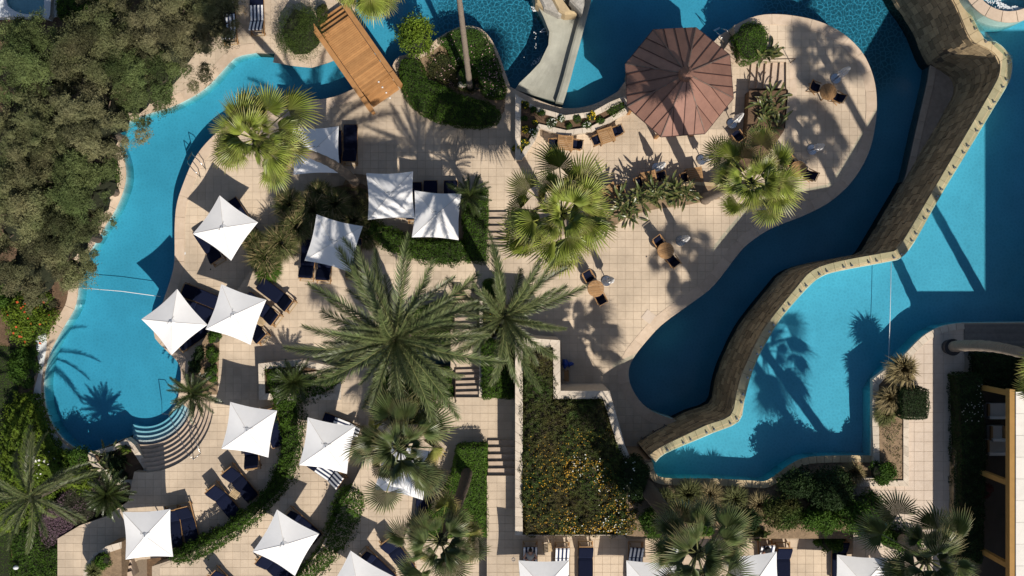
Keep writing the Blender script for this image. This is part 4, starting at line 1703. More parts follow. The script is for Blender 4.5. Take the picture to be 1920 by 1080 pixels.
# ---- infinity wall between river and upper pool
WALL_POOL = [(1760, -80), (1778, -45), (1797, -20), (1812, 5), (1816, 16), (1845, 72), (1866, 78), (1882, 90), (1894, 106), (1898, 122), (1895, 145), (1887, 162),
             (1860, 207), (1822, 270), (1760, 372), (1715, 452), (1690, 482), (1665, 490), (1575, 507), (1540, 518), (1513, 540), (1465, 595), (1440, 635),
             (1420, 672), (1405, 712), (1395, 752), (1385, 790), (1337, 811), (1302, 826), (1247, 850), (1229, 866)]
WALL_DRY = [(1738, -80), (1758, -45), (1776, -20), (1790, 4), (1797, 18), (1820, 72), (1843, 86), (1862, 97), (1873, 110), (1876, 122), (1874, 140), (1866, 158),
            (1842, 200), (1801, 270), (1741, 372), (1697, 446), (1681, 468), (1665, 473), (1574, 490), (1524, 507), (1493, 540), (1440, 606), (1417, 645),
            (1407, 667), (1391, 702), (1381, 738), (1370, 779), (1325, 797), (1296, 811), (1240, 838), (1216, 855)]
WALL_POOL, WALL_DRY = smooth(WALL_POOL, 3), smooth(WALL_DRY, 3)
ZC = 3.97
wp, wdr = pts2(WALL_POOL, ZC), pts2(WALL_DRY, ZC)
wall = thing('pool_wall', 'tall curved retaining wall of rough stone holding up the turquoise upper pool', 'wall', (wp[39].x, wp[39].y, 0))
MB().prism(wp + wdr[::-1], -2.6, ZC - .07).build('wall_core', M['mortar'], wall, world=True)
wall_stones(wall, wdr, -1.0, ZC - .06, -1, lo=.26, hi=.46, course=.42, limit=300, proud=.05)
# cap stones
def caps(parent, A, B, z, h, m, step, name='cap_stone'):
    n = 0
    fa = resample(A, .12)
    out = []
    for p in fa:
        q = min(((B[i] + (B[i + 1] - B[i]) * max(0, min(1, (p - B[i]).dot(B[i + 1] - B[i]) / (B[i + 1] - B[i]).length_squared))) for i in range(len(B) - 1)), key=lambda v: (v - p).length)
        out.append(q)
    s = int(step / .12)
    i = 0
    while i < len(fa) - 1:
        j = min(len(fa) - 1, i + s + random.choice((-1, 0, 1)))
        a, b = fa[i:j + 1], out[i:j + 1]
        if len(a) > 1:
            d = (a[1] - a[0]).normalized() * .006
            MB().prism([a[0] + d] + a[1:-1] + [a[-1] - d] + ([b[-1] - d] + b[1:-1][::-1] + [b[0] + d]), z, z + h + random.uniform(-.002, .002)).build(name, m, parent, world=True)
        i = j
caps(wall, wdr, wp, ZC - .065, .065, M['cap'], .62)
# ledge at the foot of the wall
LEDGE = [(1752, -60), (1744, 60), (1747, 110), (1741, 152), (1719, 245), (1700, 330), (1668, 395), (1650, 420), (1700, 400), (1800, 250), (1830, 100), (1830, -60)]
lg = slab('wall_ledge', LEDGE, -.86, M['stair'])
rt = struct('ledge_coping', MB().prism([(0, 0), (.01, 0), (0, .01)], -2.58, -2.57), M['whitestone'])
band(rt, [(1744, 60), (1747, 110), (1741, 152), (1719, 245), (1700, 330), (1672, 388)], -.86, .26, 1, step=.85, h=.03, m=M['coping'])
slab('foot_ledge', [(1258, 789), (1290, 787), (1322, 768), (1345, 745), (1400, 770), (1300, 830), (1240, 830)], -.6, M['mortar'])
band(struct('foot_ledge_coping', MB().prism([(0, 0), (.01, 0), (0, .01)], -2.58, -2.57), M['coping']), [(1262, 787), (1290, 786), (1322, 768), (1345, 740)], -.6, .22, -1, step=.6, h=.03)
# recessed niche in the wall foot
# ---- upper pool
POOL_UP = [(1229, 866)] + SP_SOUTH[1:] + SP_EAST[1:] + [(2250, -90), (1755, -90)] + WALL_POOL[1:]
struct('upper_pool_floor', MB().prism(pts2(POOL_UP, 3.9), -2.6, 2.85), M['poolfloor_up'])
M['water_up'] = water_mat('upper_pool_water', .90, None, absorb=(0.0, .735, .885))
pw_ = pts2(POOL_UP, 3.9)
struct('upper_pool_water', MB().prism(pw_, 2.75, 3.90), M['water_up'])
liner('upper_pool_side', SP_SOUTH, 3.86, 2.8, 3.9, -1)
liner('upper_pool_side', SP_EAST, 4.05, 2.8, 4.0, -1)
liner('upper_pool_side', WALL_POOL[12:], ZC, 2.8, 3.93, -1)

# balustrade of glass on the wall cap
bal = thing('glass_balustrade', 'low frameless glass balustrade on paired metal clamps along the wall cap', 'balustrade', (wp[42].x, wp[42].y, ZC))
M['clearglass'] = bpy.data.materials.new('clear_glass')
M['clearglass'].use_nodes = True
_n = M['clearglass'].node_tree
_n.nodes.clear()
_o = _n.nodes.new('ShaderNodeOutputMaterial')
_t = _n.nodes.new('ShaderNodeBsdfTransparent')
_t.inputs[0].default_value = (.86, .93, .92, 1)
_g = _n.nodes.new('ShaderNodeBsdfGlossy')
_g.inputs[1].default_value = .03
_m = _n.nodes.new('ShaderNodeMixShader')
_m.inputs[0].default_value = .06
_n.links.new(_t.outputs[0], _m.inputs[1])
_n.links.new(_g.outputs[0], _m.inputs[2])
_n.links.new(_m.outputs[0], _o.inputs[0])
mid = [a.lerp(b, .72) for a, b in zip(wdr, wp)][9:]
fine = resample(mid, .05)
cum = 0
i = 0
stp = 22
while i + stp < len(fine) - 4:
    a, b = fine[i], fine[i + stp - 1]
    MB().beam((a.x, a.y, ZC + .24), (b.x, b.y, ZC + .24), .014, .40).build('glass_panel', M['clearglass'], bal, world=True)
    for s in (3, stp - 4):
        p = fine[i + s]
        mb = MB()
        mb.disc((p.x, p.y, ZC + .012), .052, .02, 10)
        mb.tube([(p.x, p.y, ZC + .01), (p.x, p.y, ZC + .13)], [.026, .026], 8)
        mb.box((p.x, p.y, ZC + .10), (.05, .06, .08), math.atan2(b.y - a.y, b.x - a.x))
        mb.build('clamp', M['metal'], bal, world=True)
    i += stp

# ---- stairs between levels
def stairs(label, a_px, b_px, za, zb, w_m, n, rails=(), name='stairs'):
    """from the low edge a to the high edge b (photo pixels at their own heights)"""
    A, B = P(*a_px, za), P(*b_px, zb)
    root = thing(name, label, 'stairs', (A.x, A.y, za))
    d = (B - A).to_2d()
    L = d.length
    d.normalize()
    s = Vector((-d.y, d.x))
    for k in range(n):
        z = za + (zb - za) * (k + 1) / (n + 1)
        p0 = A.to_2d() + d * (L * k / n)
        p1 = A.to_2d() + d * (L + .02)
        q = [p0 - s * w_m / 2, p1 - s * w_m / 2, p1 + s * w_m / 2, p0 + s * w_m / 2]
        MB().prism(q, za - .1 if k == 0 else z - .16, z).build('step', M['stair'], root, world=True)
    for sd_ in rails:
        mb = MB()
        o = s * (w_m / 2 - .05) * sd_
        pa = A.to_2d() + o - d * .15
        pb = B.to_2d() + o + d * .15
        mb.tube([(pa.x, pa.y, za), (pa.x, pa.y, za + .9), (pb.x, pb.y, zb + .9), (pb.x, pb.y, zb)], .024, 7)
        mb.build('handrail', M['pole'], root, world=True)
    return root
stairs('five stone steps beside the dark hedge strip left of the fan palm', (931, 398), (931, 463), G, 0, 1.0, 5)
stairs('wide stone steps with timber rail right of the copper gazebo roof', (1406, 142), (1474, 140), G, 0, 1.25, 5, rails=(1,))
stairs('stone steps under the date palm leaves, upper flight', (873, 563), (873, 617), 0, .9, 1.05, 5, rails=(-1,))
stairs('stone steps with dark handrail under palm leaves, middle flight', (877, 692), (877, 745), .9, 1.8, 1.15, 5, rails=(-1,))
stairs('stone steps beside the bright clipped hedge block, lowest flight', (940, 825), (940, 892), 1.8, 2.7, 1.2, 5)
stairs('narrow stone steps half hidden under the parasol in the bottom left corner', (236, 1030), (236, 1085), 0, .9, .55, 5)
# steps from the gazebo up to the round terrace corner by the pool ladder
stairs('small pale steps climbing from the gazebo to the pool corner', (1362, 112), (1382, 84), G, -.15, .75, 4)

# ---- raised walls and planters
def planter(label, outer, inner, z, zb, soil_z, m='whitestone', cap='whitestone', step=.42, soil='soil', stones=True, name='planter'):
    po, pi_ = pts2(outer, z), pts2(inner, z)
    if area2(po) < 0:
        po, pi_ = po[::-1], pi_[::-1]
    cx, cy = sum(p.x for p in po) / len(po), sum(p.y for p in po) / len(po)
    root = thing(name, label, 'planter', (cx, cy, zb))
    n = len(po)
    core = MB()
    for i in range(n):
        j = (i + 1) % n
        core.prism([po[i], po[j], pi_[j], pi_[i]], zb - .1, z - .05)
    core.build('wall_body', M[m], root, world=True)
    for i in range(n):
        j = (i + 1) % n
        L = (po[j] - po[i]).length
        k = max(1, int(round(L / step)))
        for q in range(k):
            a, b = q / k, (q + 1) / k
            g = .006 / max(L, .1)
            MB().prism([po[i].lerp(po[j], a + g), po[i].lerp(po[j], b - g), pi_[i].lerp(pi_[j], b - g), pi_[i].lerp(pi_[j], a + g)], z - .048, z + random.uniform(-.003, .004)).build('cap_stone', M[cap], root, world=True)
    s = MB()
    s.prism([a.lerp(b, 1.08) if False else b for a, b in zip(po, pi_)], zb - .1, soil_z)
    s.build('soil', M[soil], root, world=True)
    return root
planter('long pale stone planter wall round the orange flowering bed right of the lowest steps',
        [(966, 632), (1050, 638), (1051, 733), (1143, 733), (1172, 835), (1188, 872), (1226, 868), (1224, 1004), (966, 1004)],
        [(980, 652), (1037, 651), (1038, 748), (1131, 748), (1160, 842), (1180, 884), (1212, 884), (1212, 1003), (980, 1003)], 3.7, 0, 3.25)
planter('low cream planter box at the left end of the dark hedge below the date palm',
        [(484, 682), (562, 674), (640, 690), (640, 750), (486, 750)], [(495, 692), (562, 686), (628, 700), (628, 738), (497, 738)], .95, 0, .8)
planter('curved stone flower planter at the foot of the grey water slide',
        [(966, 176), (1004, 200), (1060, 216), (1112, 209), (1142, 192), (1176, 178), (1190, 204), (1150, 226), (1110, 247), (1058, 254), (1012, 240), (1004, 262), (978, 300), (966, 300)],
        [(977, 188), (1004, 209), (1060, 225), (1114, 218), (1144, 203), (1170, 190), (1172, 202), (1146, 218), (1106, 238), (1062, 244), (1010, 232), (996, 256), (976, 290), (976, 290)], -.35, G, -.5, step=.5)
planter('grey stone planter corner beside the curved pool steps',
        [(163, 850), (212, 836), (238, 822), (252, 834), (286, 884), (262, 912), (228, 912), (200, 900), (170, 870)],
        [(176, 853), (214, 845), (236, 833), (246, 842), (270, 880), (256, 900), (232, 900), (206, 890), (182, 866)], -.45, G, -.6)
planter('raised stone bed edging round the dry grasses beside the upper pool',
        [(1636, 712), (1664, 690), (1704, 730), (1704, 912), (1606, 912), (1606, 897), (1640, 897), (1636, 800)],
        [(1648, 722), (1664, 704), (1694, 736), (1694, 901), (1612, 901), (1612, 900), (1650, 897), (1648, 800)], 4.22, 4.0, 4.15, step=.4, soil='drysoil')
# low wall strip by the river planters
w1 = MB()
for (a, b) in (((1791, 800), (1806, 800)),):
    pass
rw = thing('low_stone_wall', 'low rust coloured stone wall along the shaded walk in front of the long hedge', 'wall', tuple(P(1798, 900, 4.05)))
MB().prism(pts2([(1789, 860), (1803, 790), (1807, 800), (1807, 1040), (1789, 1000)], 4.5), 4.0, 4.45).build('wall_body', M['mortar'], rw, world=True)
ln_ = pts2([(1803, 790), (1789, 870), (1788, 1000), (1790, 1040)], 4.5)
wall_stones(rw, ln_, 4.05, 4.5, -1, limit=120, proud=.03)
for k in range(14):
    y = 795 + k * 17.5
    MB().prism(pts2([(1803 - min(13, (y - 790) * .17), y), (1808, y), (1808, y + 17), (1803 - min(13, (y - 773) * .17), y + 17)], 4.5), 4.452, 4.5 + random.uniform(0, .02)).build('cap_stone', M['wallstone'], rw, world=True)
rw2 = thing('retaining_wall', 'curved brown stone wall edging the grass bank above the lower left steps', 'wall', tuple(P(190, 1045, 0)))
q1 = [(155, 1080), (160, 1058), (175, 1040), (200, 1024), (226, 1018), (228, 1100), (155, 1100)]
MB().prism(pts2(q1, 1.5), -.1, 1.45).build('wall_body', M['drysoil'], rw2, world=True)
caps(rw2, pts2([(155, 1085), (160, 1058), (175, 1040), (200, 1024), (228, 1016)], 1.5), pts2([(168, 1090), (172, 1066), (184, 1050), (204, 1036), (228, 1028)], 1.5), 1.452, .06, M['whitestone'], .45)

# parapet along the north edge of the upper terraces between decks
strip = thing('terrace_kerb_wall', 'cream stone kerb wall running down beside the handrail steps', 'wall', tuple(P(902, 690, .9)))
for k in range(9):
    y = 565 + k * 20
    MB().prism(pts2([(898, y), (904, y), (904, y + 19.5), (898, y + 19.5)], 1.9), 0, 1.0 + .1 * k).build('block', M['whitestone'], strip, world=True)

# ---- top-left little pool with white walls
wt = thing('plunge_pool', 'small round-ended plunge pool with white walls in the top left corner', 'pool', tuple(P(45, 0, G)))
zt = -.4
MB().prism(pts2([(-60, -60), (100, -60), (100, 27), (88, 28), (60, 30), (-60, 31)], zt), -2.5, -.78).build('pool_base', M['poolfloor_up'], wt, world=True)
inn = smooth([(10, -70), (11, 0), (24, 18), (45, 26), (70, 26), (82, 22), (83, -70)], 3)
out = smooth([(-60, -70), (-60, 0), (-60, 31), (20, 31), (75, 31), (94, 27), (94, -70)], 3)
MB().prism(pts2(out, zt) + pts2(inn, zt)[::-1], -1.4, zt).build('pool_wall', M['white'], wt, world=True)
MB().prism(pts2(inn, zt - .08), -1.25, zt - .08).build('water', M['water'], wt, world=True)
MB().prism(pts2([(20, 6), (28, 20), (45, 24), (60, 22), (62, 14), (40, 12)], -.8), -1.15, -.8).build('ledge', M['poolfloor_up'], wt, world=True)
# white overflow wall outside the west end of the long pool
ow = smooth([(72, 612), (66, 640), (72, 690), (66, 720), (61, 745), (64, 775), (80, 812), (110, 848), (160, 872)], 3)
iw = smooth([(78, 612), (87, 640), (80, 690), (76, 722), (77, 745), (82, 775), (98, 808), (126, 838), (161, 856)], 3)
struct('overflow_channel', MB().prism(pts2(ow, G + .1) + pts2(iw, G + .1)[::-1], -1.6, G + .06), M['white'])

# ---- hot tub top right
ht = thing('hot_tub', 'round stone hot tub full of white bubbles cut by the top right corner', 'hot tub', tuple(P(1893, -50, 3.0)))
def ring(cx, cy, r0, r1, z, a0=0, a1=360, n=36):
    A = [(cx + r0 * math.cos(R(a0 + (a1 - a0) * i / n)), cy + r0 * math.sin(R(a0 + (a1 - a0) * i / n))) for i in range(n + 1)]
    B = [(cx + r1 * math.cos(R(a0 + (a1 - a0) * i / n)), cy + r1 * math.sin(R(a0 + (a1 - a0) * i / n))) for i in range(n + 1)]
    return pts2(A, z) + pts2(B, z)[::-1]
for k in range(18):
    MB().prism(ring(1893, -50, 71, 92, 4.75, k * 20 + .4, k * 20 + 19.6, 6), 4.69, 4.75).build('coping_stone', M['coping'], ht, world=True)
    MB().prism(ring(1893, -50, 73, 90.5, 4.75, k * 20, k * 20 + 20, 6), 2.8, 4.69).build('side_wall', M['pooltile'], ht, world=True)
MB().prism(ring(1893, -50, .01, 73.5, 4.75), 2.9, 4.0).build('tub_floor', M['poolfloor'], ht, world=True)
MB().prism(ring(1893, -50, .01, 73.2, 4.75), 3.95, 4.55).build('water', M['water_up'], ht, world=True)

def foam(parent, spots, z, n, seed, sz=.06):
    r = np.random.default_rng(seed)
    Ps = []
    for (px, py, rx, ry, k) in spots:
        a = r.normal(size=(int(n * k), 2))
        c = P(px, py, z)
        a[:, 0] = c.x + a[:, 0] * rx
        a[:, 1] = c.y + a[:, 1] * ry
        Ps.append(a)
    A = np.concatenate(Ps)
    keep = fnoise(A[:, 0], A[:, 1], None, 5.0, seed) > 0.0
    A = A[keep]
    Pn = np.concatenate([A, np.full((len(A), 1), z + .012) + r.uniform(0, .01, (len(A), 1))], 1)
    o = origin_of(parent) if parent else Vector((0, 0, 0))
    me = leaf_mesh('foam', Pn - np.array(o), np.tile(np.array([0, 0, 1.0]), (len(A), 1)), sz, asp=.9, spread=.08, diamond=True, seed=seed)
    me.materials.append(M['white'])
    return link('foam', me, parent, kind='stuff')
foam(ht, [(1905, 5, .35, .25, 1.0), (1880, -10, .5, .3, .8)], 4.55, 900, 3)
tubsp = foam(None, [(1013, 40, .12, .25, 1.0), (1016, 75, .15, .35, .9), (1000, 112, .2, .2, .35), (1004, 20, .08, .2, .4)], W0, 420, 5, .045)
tubsp.name = 'water_foam'

# ================================================================== STRUCTURES
# ---- water slide
def surf(name, rows, parent, m, zb=-2.4):
    V, F = [], []
    n = len(rows[0])
    for row in rows:
        V += row
    for i in range(len(rows) - 1):
        for j in range(n - 1):
            a = i * n + j
            F.append((a, a + 1, a + n + 1, a + n))
    b0 = len(V)
    per = [j for j in range(n)] + [i * n + n - 1 for i in range(1, len(rows))] + [(len(rows) - 1) * n + j for j in range(n - 2, -1, -1)] + [i * n for i in range(len(rows) - 2, 0, -1)]
    V += [(V[k][0], V[k][1], zb) for k in per]
    for i in range(len(per)):
        j = (i + 1) % len(per)
        F.append((per[i], b0 + i, b0 + j, per[j]))
    mb = MB()
    mb.add([tuple(v) for v in V], F, .5)
    return mb.build(name, M[m], parent, world=True, smooth=False)
sl = thing('water_slide', 'wide grey concrete water slide with raised right edge running into the pool', 'water slide', tuple(P(1050, 100, W0)))
LE = [(990, -40), (1002, 0), (1018, 30), (1030, 60), (1028, 85), (1012, 118), (993, 138), (974, 156), (966, 168)]
RE = [(1102, -40), (1094, 0), (1086, 32), (1078, 62), (1072, 85), (1063, 118), (1056, 145), (1048, 172), (1042, 190)]
rows = []
for i, (l, r_) in enumerate(zip(LE, RE)):
    t = i / 8
    zc = .35 - 1.3 * t ** .9
    row = []
    for j in range(9):
        u = j / 8
        p = P(l[0] + (r_[0] - l[0]) * u, l[1] + (r_[1] - l[1]) * u, zc)
        row.append((p.x, p.y, zc - .10 * math.sin(PI * u) + (.06 if j == 0 else 0)))
    rows.append(row)
surf('chute', rows, sl, 'concrete')
rows = []
for i, r_ in enumerate(RE):
    t = i / 8
    zc = .68 - 1.3 * t ** .9
    row = []
    for u in (0, .25, .75, 1):
        p = P(r_[0] + 14 * u, r_[1] + 3 * u, zc)
        row.append((p.x, p.y, zc - (.04 if u in (0, 1) else 0)))
    rows.append(row)
surf('side_rail', rows, sl, 'concrete')
rk = thing('rock_outcrop', 'layered sandy artificial rocks at the head of the water slide', 'rock', tuple(P(1045, 0, 0)))
for (pp, z0, z1, m_) in (([(1001, -30), (1004, 6), (1020, 16), (1045, 24), (1052, 10), (1028, -2), (1010, -30)], .0, .55, 'rock'),
                         ([(1028, -30), (1034, 0), (1056, 8), (1062, 24), (1048, 26), (1020, 14), (1008, -10)], .0, .8, 'boulder'),
                         ([(1045, -30), (1052, -6), (1072, 22), (1082, 25), (1060, 26), (1047, 20), (1034, -5)], .0, 1.0, 'rock'),
                         ([(1070, -40), (1068, 0), (1080, 12), (1092, 25), (1096, 8), (1098, -40)], .0, 1.25, 'boulder')):
    mb = MB()
    a = pts2(pp, z1)
    cx, cy = sum(p.x for p in a) / len(a), sum(p.y for p in a) / len(a)
    V = [(p.x, p.y, z0 - .6) for p in a] + [(p.x, p.y, z1 - .15) for p in a] + [(cx + (p.x - cx) * .8, cy + (p.y - cy) * .8, z1) for p in a]
    n = len(a)
    F = [(i, (i + 1) % n, (i + 1) % n + n, i + n) for i in range(n)] + [(i + n, (i + 1) % n + n, (i + 1) % n + 2 * n, i + 2 * n) for i in range(n)] + [tuple(range(2 * n, 3 * n))]
    mb.add(V, F)
    mb.build('rock', M[m_], rk, world=True)

# ---- timber bridge
br = thing('timber_bridge', 'golden timber footbridge with solid side rails crossing the channel', 'bridge', tuple(P(675, 110, G)))
zb_, zr_ = -.15, .12
ax0, ax1 = Vector((618, 32)), Vector((724, 184))      # centre line
dirb = (ax1 - ax0).normalized()
nrm = Vector((-dirb.y, dirb.x))
Lb = (ax1 - ax0).length
hw = 36
k = 0
s = -6.0
widths = [4.4]
while s < Lb:
    t = s / Lb
    z = -.12 + .10 * math.sin(PI * min(1, max(0, t)))
    if t > .80:
        z = -.27 - .16 * int((t - .80) / .0667)
    if t < .09:
        z = -.25 - .16 * int((.09 - t) / .045)
    w_ = 4.0
    a = ax0 + dirb * s
    b = ax0 + dirb * (s + w_ - .25)
    o = nrm * (hw - 6)
    MB().prism(pts2([tuple(a - o), tuple(b - o), tuple(b + o), tuple(a + o)], z), z - .05, z + random.uniform(-.003, .003)).build('plank', M['wood'], br, world=True)
    s += w_
for sgn, s0, s1 in ((1, -14, Lb - 28), (1, Lb - 26.5, Lb + 4), (-1, -4, Lb - 36), (-1, Lb - 35, Lb - 4)):
    a, b = ax0 + dirb * s0, ax0 + dirb * s1
    o0, o1 = nrm * sgn * (hw - 5), nrm * sgn * (hw + 4.5)
    MB().prism(pts2([tuple(a + o0), tuple(b + o0), tuple(b + o1), tuple(a + o1)], zr_ + (.02 if s1 > Lb - 20 else 0)), zr_ - .09, zr_ + (.02 if s1 > Lb - 20 else 0)).build('rail_cap', M['wood'], br, world=True)
    MB().prism(pts2([tuple(a + o0 * 1.06), tuple(b + o0 * 1.06), tuple(b + o1 * .96), tuple(a + o1 * .96)], zr_), -1.0, zr_ - .091).build('side_panel', M['wood'], br, world=True)
for i in range(4):
    t = .815 + .0667 * i
    p = ax0 + dirb * (Lb * t + 1.5) + nrm * -6
    q = P(p.x, p.y, -.25 - .16 * i)
    MB().box((q.x, q.y, -.245 - .16 * i), (.07, .06, .02)).build('step_light', M['towelw'], br, world=True)

# ---- gazebo
gz = thing('gazebo', 'octagonal gazebo with aged copper seamed roof', 'gazebo', tuple(P(1275, 152, G)))
ZE, ZA = 2.0, 4.15
EV = [(1225, 56), (1305, 52), (1368, 103), (1375, 184), (1322, 250), (1240, 256), (1177, 200), (1173, 120)]
ev = [P(*e, ZE) for e in EV]
apex = P(1287, 138, ZA)
def face_pt(A, B, T, u, v):
    return A + (B - A) * u + (T - (A + B) / 2) * v
for i in range(8):
    A, B = ev[i], ev[(i + 1) % 8]
    T = apex
    E = B - A
    L = E.length
    e = E / L
    mid = T - A
    tx = mid.dot(e)
    up = mid - e * tx
    h = up.length
    up.normalize()
    nrmf = e.cross(up)
    if nrmf.z < 0:
        nrmf = -nrmf
    tri = [(0, 0), (L, 0), (tx, h)]
    nP = 4
    for k in range(nP):
        cl = clip_cell(tri, L * k / nP + .004, -.01, L * (k + 1) / nP - .004, h + 1)
        if len(cl) < 3:
            continue
        top = [A + e * x + up * y + nrmf * .0 for x, y in cl]
        bot = [p - nrmf * .04 for p in top]
        n = len(cl)
        mb = MB()
        mb.add([tuple(p) for p in top + bot], [tuple(range(n)), tuple(reversed(range(n, 2 * n)))] + [(j, (j + 1) % n, (j + 1) % n + n, j + n) for j in range(n)])
        mb.build('roof_panel', M['copper'], gz, world=True)
        if k:
            x = L * k / nP
            y1 = h * min(x / tx, (L - x) / (L - tx)) * .97
            p0, p1 = A + e * x - up * .02 + nrmf * .015, A + e * x + up * y1 + nrmf * .015
            MB().beam(p0, p1, .022, .05).build('seam', M['seam'], gz, world=True)
    MB().beam(A + Vector((0, 0, .01)), T + Vector((0, 0, .01)), .045, .06).build('hip_ridge', M['ridge'], gz, world=True)
    MB().beam(A - Vector((0, 0, .06)), B - Vector((0, 0, .06)), .05, .12).build('fascia', M['seam'], gz, world=True)
    c0 = P(1275, 152, ZE)
    pp = c0.lerp(A, .86)
    MB().box((pp.x, pp.y, (G + ZE) / 2 + .05), (.14, .14, ZE - G + .2)).build('post', M['wood'], gz, world=True)
cp = MB()
R0, R1 = .34, .30
V = [(apex.x + R0 * math.cos(a * PI / 4 + .3), apex.y + R0 * math.sin(a * PI / 4 + .3), ZA - .28) for a in range(8)] + \
    [(apex.x + R1 * math.cos(a * PI / 4 + .3), apex.y + R1 * math.sin(a * PI / 4 + .3), ZA + .12) for a in range(8)] + [(apex.x, apex.y, ZA + .48)]
cp.add(V, [(i, (i + 1) % 8, (i + 1) % 8 + 8, i + 8) for i in range(8)] + [(i + 8, (i + 1) % 8 + 8, 16) for i in range(8)])
cup = cp.build('cupola', M['copper'], gz, world=True)
MB().tube([(apex.x, apex.y, ZA + .42), (apex.x, apex.y, ZA + .62)], [.05, .012], 8).build('finial', M['ridge'], cup, world=True)
cf = MB()
cf.disc((ev[0].x * 0 + P(1275, 152, ZE).x, P(1275, 152, ZE).y, ZE - .13), 2.15, .05, 8)
cf.build('ceiling', M['wood'], gz, world=True)

# ---- building at the right edge
bd = thing('hotel_building', 'cream flat-roofed building with ochre pergola beams at the right edge', 'building', tuple(P(1915, 900, 4.05)))
ZR = 7.85
x0 = P(1905, 735, ZR).x
yN = P(1905, 735, ZR).y
yS = yN - 14
for k in range(16):
    y1 = yN - k * .86
    MB().prism([(x0, y1), (x0 + 9, y1), (x0 + 9, y1 - .85), (x0, y1 - .85)], ZR - .28, ZR + random.uniform(-.003, .003)).build('roof_slab', M['roof'], bd, world=True)
MB().prism([(x0 - .22, yN + .10), (x0 - .004, yN + .10), (x0 - .004, yS), (x0 - .22, yS)], ZR - .42, ZR - .06).build('edge_beam', M['ochre'], bd, world=True)
for yy in (yN - .02, yN - 3.6, yN - 6.9, yN - 10.2):
    MB().box((x0 - .10, yy - .06, (ZR - .42 + 4.6) / 2), (.20, .20, ZR - .424 - 4.6)).build('post', M['ochre'], bd, world=True)
MB().prism([(x0 + 2.6, yN - .1), (x0 + 9, yN - .1), (x0 + 9, yS), (x0 + 2.6, yS)], 4.05, ZR - .29).build('wall', M['render'], bd, world=True)
MB().prism([(x0 - .6, yN - .3), (x0 + 2.6, yN - .3), (x0 + 2.6, yS), (x0 - .6, yS)], 4.06, 4.10).build('floor', M['darkfloor'], bd, world=True)
for k in range(5):
    y = yN - 1.3 - k * 2.6
    f = MB().box((x0 + 2.58, y, 5.4), (.08, 1.7, 2.3)).build('window', M['ochre'], bd, world=True)
    MB().box((x0 + 2.53, y, 5.4), (.04, 1.5, 2.1)).build('pane', M['glass'], f, world=True)
# neighbouring taller wing, just outside the frame, that shades the upper pool
tw = thing('hotel_wing', 'tall cream hotel wing standing beyond the right edge beside the wooden deck', 'building', tuple(P(2170, 640, 4.05)))
ZT = 12.6
tx0 = 25.2
MB().prism([(tx0, 3.4), (tx0 + 9, 3.4), (tx0 + 9, -10.0), (tx0, -10.0)], 2.9, ZT).build('wall', M['render'], tw, world=True)
MB().prism([(tx0 - .1, 3.5), (tx0 + 9.1, 3.5), (tx0 + 9.1, -10.1), (tx0 - .1, -10.1)], ZT, ZT + .18).build('roof', M['roof'], tw, world=True)
for j in range(3):
    for k in range(4):
        f = MB().box((tx0 - .02, 2.3 - k * 2.1, 5.4 + j * 2.7), (.08, 1.0, 1.5)).build('window', M['ochre'], tw, world=True)
        MB().box((tx0 - .07, 2.3 - k * 2.1, 5.4 + j * 2.7), (.04, .86, 1.36)).build('pane', M['glass'], f, world=True)
# wooden deck
dk = struct('wooden_deck', MB().prism(pts2([(1808, 608), (2200, 606), (2200, 668), (1808, 664)], 4.12), 4.02, 4.07), M['deckwood'])
for k in range(13):
    y = 608 + k * 4.5
    MB().prism(pts2([(1809, y), (2200, y), (2200, y + 4.1), (1809, y + 4.1)], 4.12), 4.071, 4.11).build('plank', M['deckwood'], dk, world=True)

# ================================================================== SMALL FIXTURES
def tube_thing(name, label, cat, paths, m='metal', rad=.02):
    o = P(*paths[0][0][:2], paths[0][0][2])
    t = thing(name, label, cat, tuple(o))
    for pt in paths:
        mb = MB()
        mb.tube([P(a, b, c) for a, b, c in pt], rad, 7)
        mb.build('rail', M[m], t, world=True, smooth=True)
    return t
ld = tube_thing('pool_ladder', 'steel pool ladder with hooped rails beneath the left fan palm', 'pool ladder',
                [[(376, 334, G), (374, 330, -.3), (362, 318, -.15), (352, 306, -.3), (352, 298, -1.6)], [(386, 319, G), (384, 315, -.3), (372, 300, -.15), (361, 290, -.3), (361, 283, -1.6)]])
for z in (-1.5, -1.25):
    MB().beam(P(352, 300, z), P(361, 285, z), .08, .03).build('rung', M['metal'], ld, world=True)
ld = tube_thing('pool_ladder', 'steel pool ladder behind the copper gazebo roof', 'pool ladder',
                [[(1357, 83, G), (1356, 78, -.3), (1350, 66, -.1), (1343, 60, -.3), (1338, 58, -1.5)], [(1371, 68, G), (1369, 64, -.3), (1362, 56, -.1), (1354, 54, -.3), (1350, 52, -1.5)]])
for z in (-1.5, -1.25):
    MB().beam(P(1338, 58, z), P(1350, 52, z), .08, .03).build('rung', M['metal'], ld, world=True)
tube_thing('pool_handrail', 'double steel handrail running down the curved pool steps', 'handrail',
           [[(303, 752, -1.9), (304, 776, -.1), (316, 777, -.1), (352, 852, .85), (363, 861, .9), (363, 861, 0)], [(345, 770, -.1), (360, 810, .3), (376, 850, .85), (376, 850, 0)],
            [(363, 861, .88), (376, 850, .86)]], rad=.018)
tube_thing('lane_rope', 'thin white float rope stretched across the left pool', 'rope', [[(155, 540, W0 + .01), (228, 546, W0 + .01), (301, 556, W0 + .01)]], 'towelw', .016)
tube_thing('lane_rope', 'thin white rope across the upper turquoise pool', 'rope', [[(1671, 492, 3.91), (1669, 590, 3.91), (1666, 680, 3.91)]], 'towelw', .014)
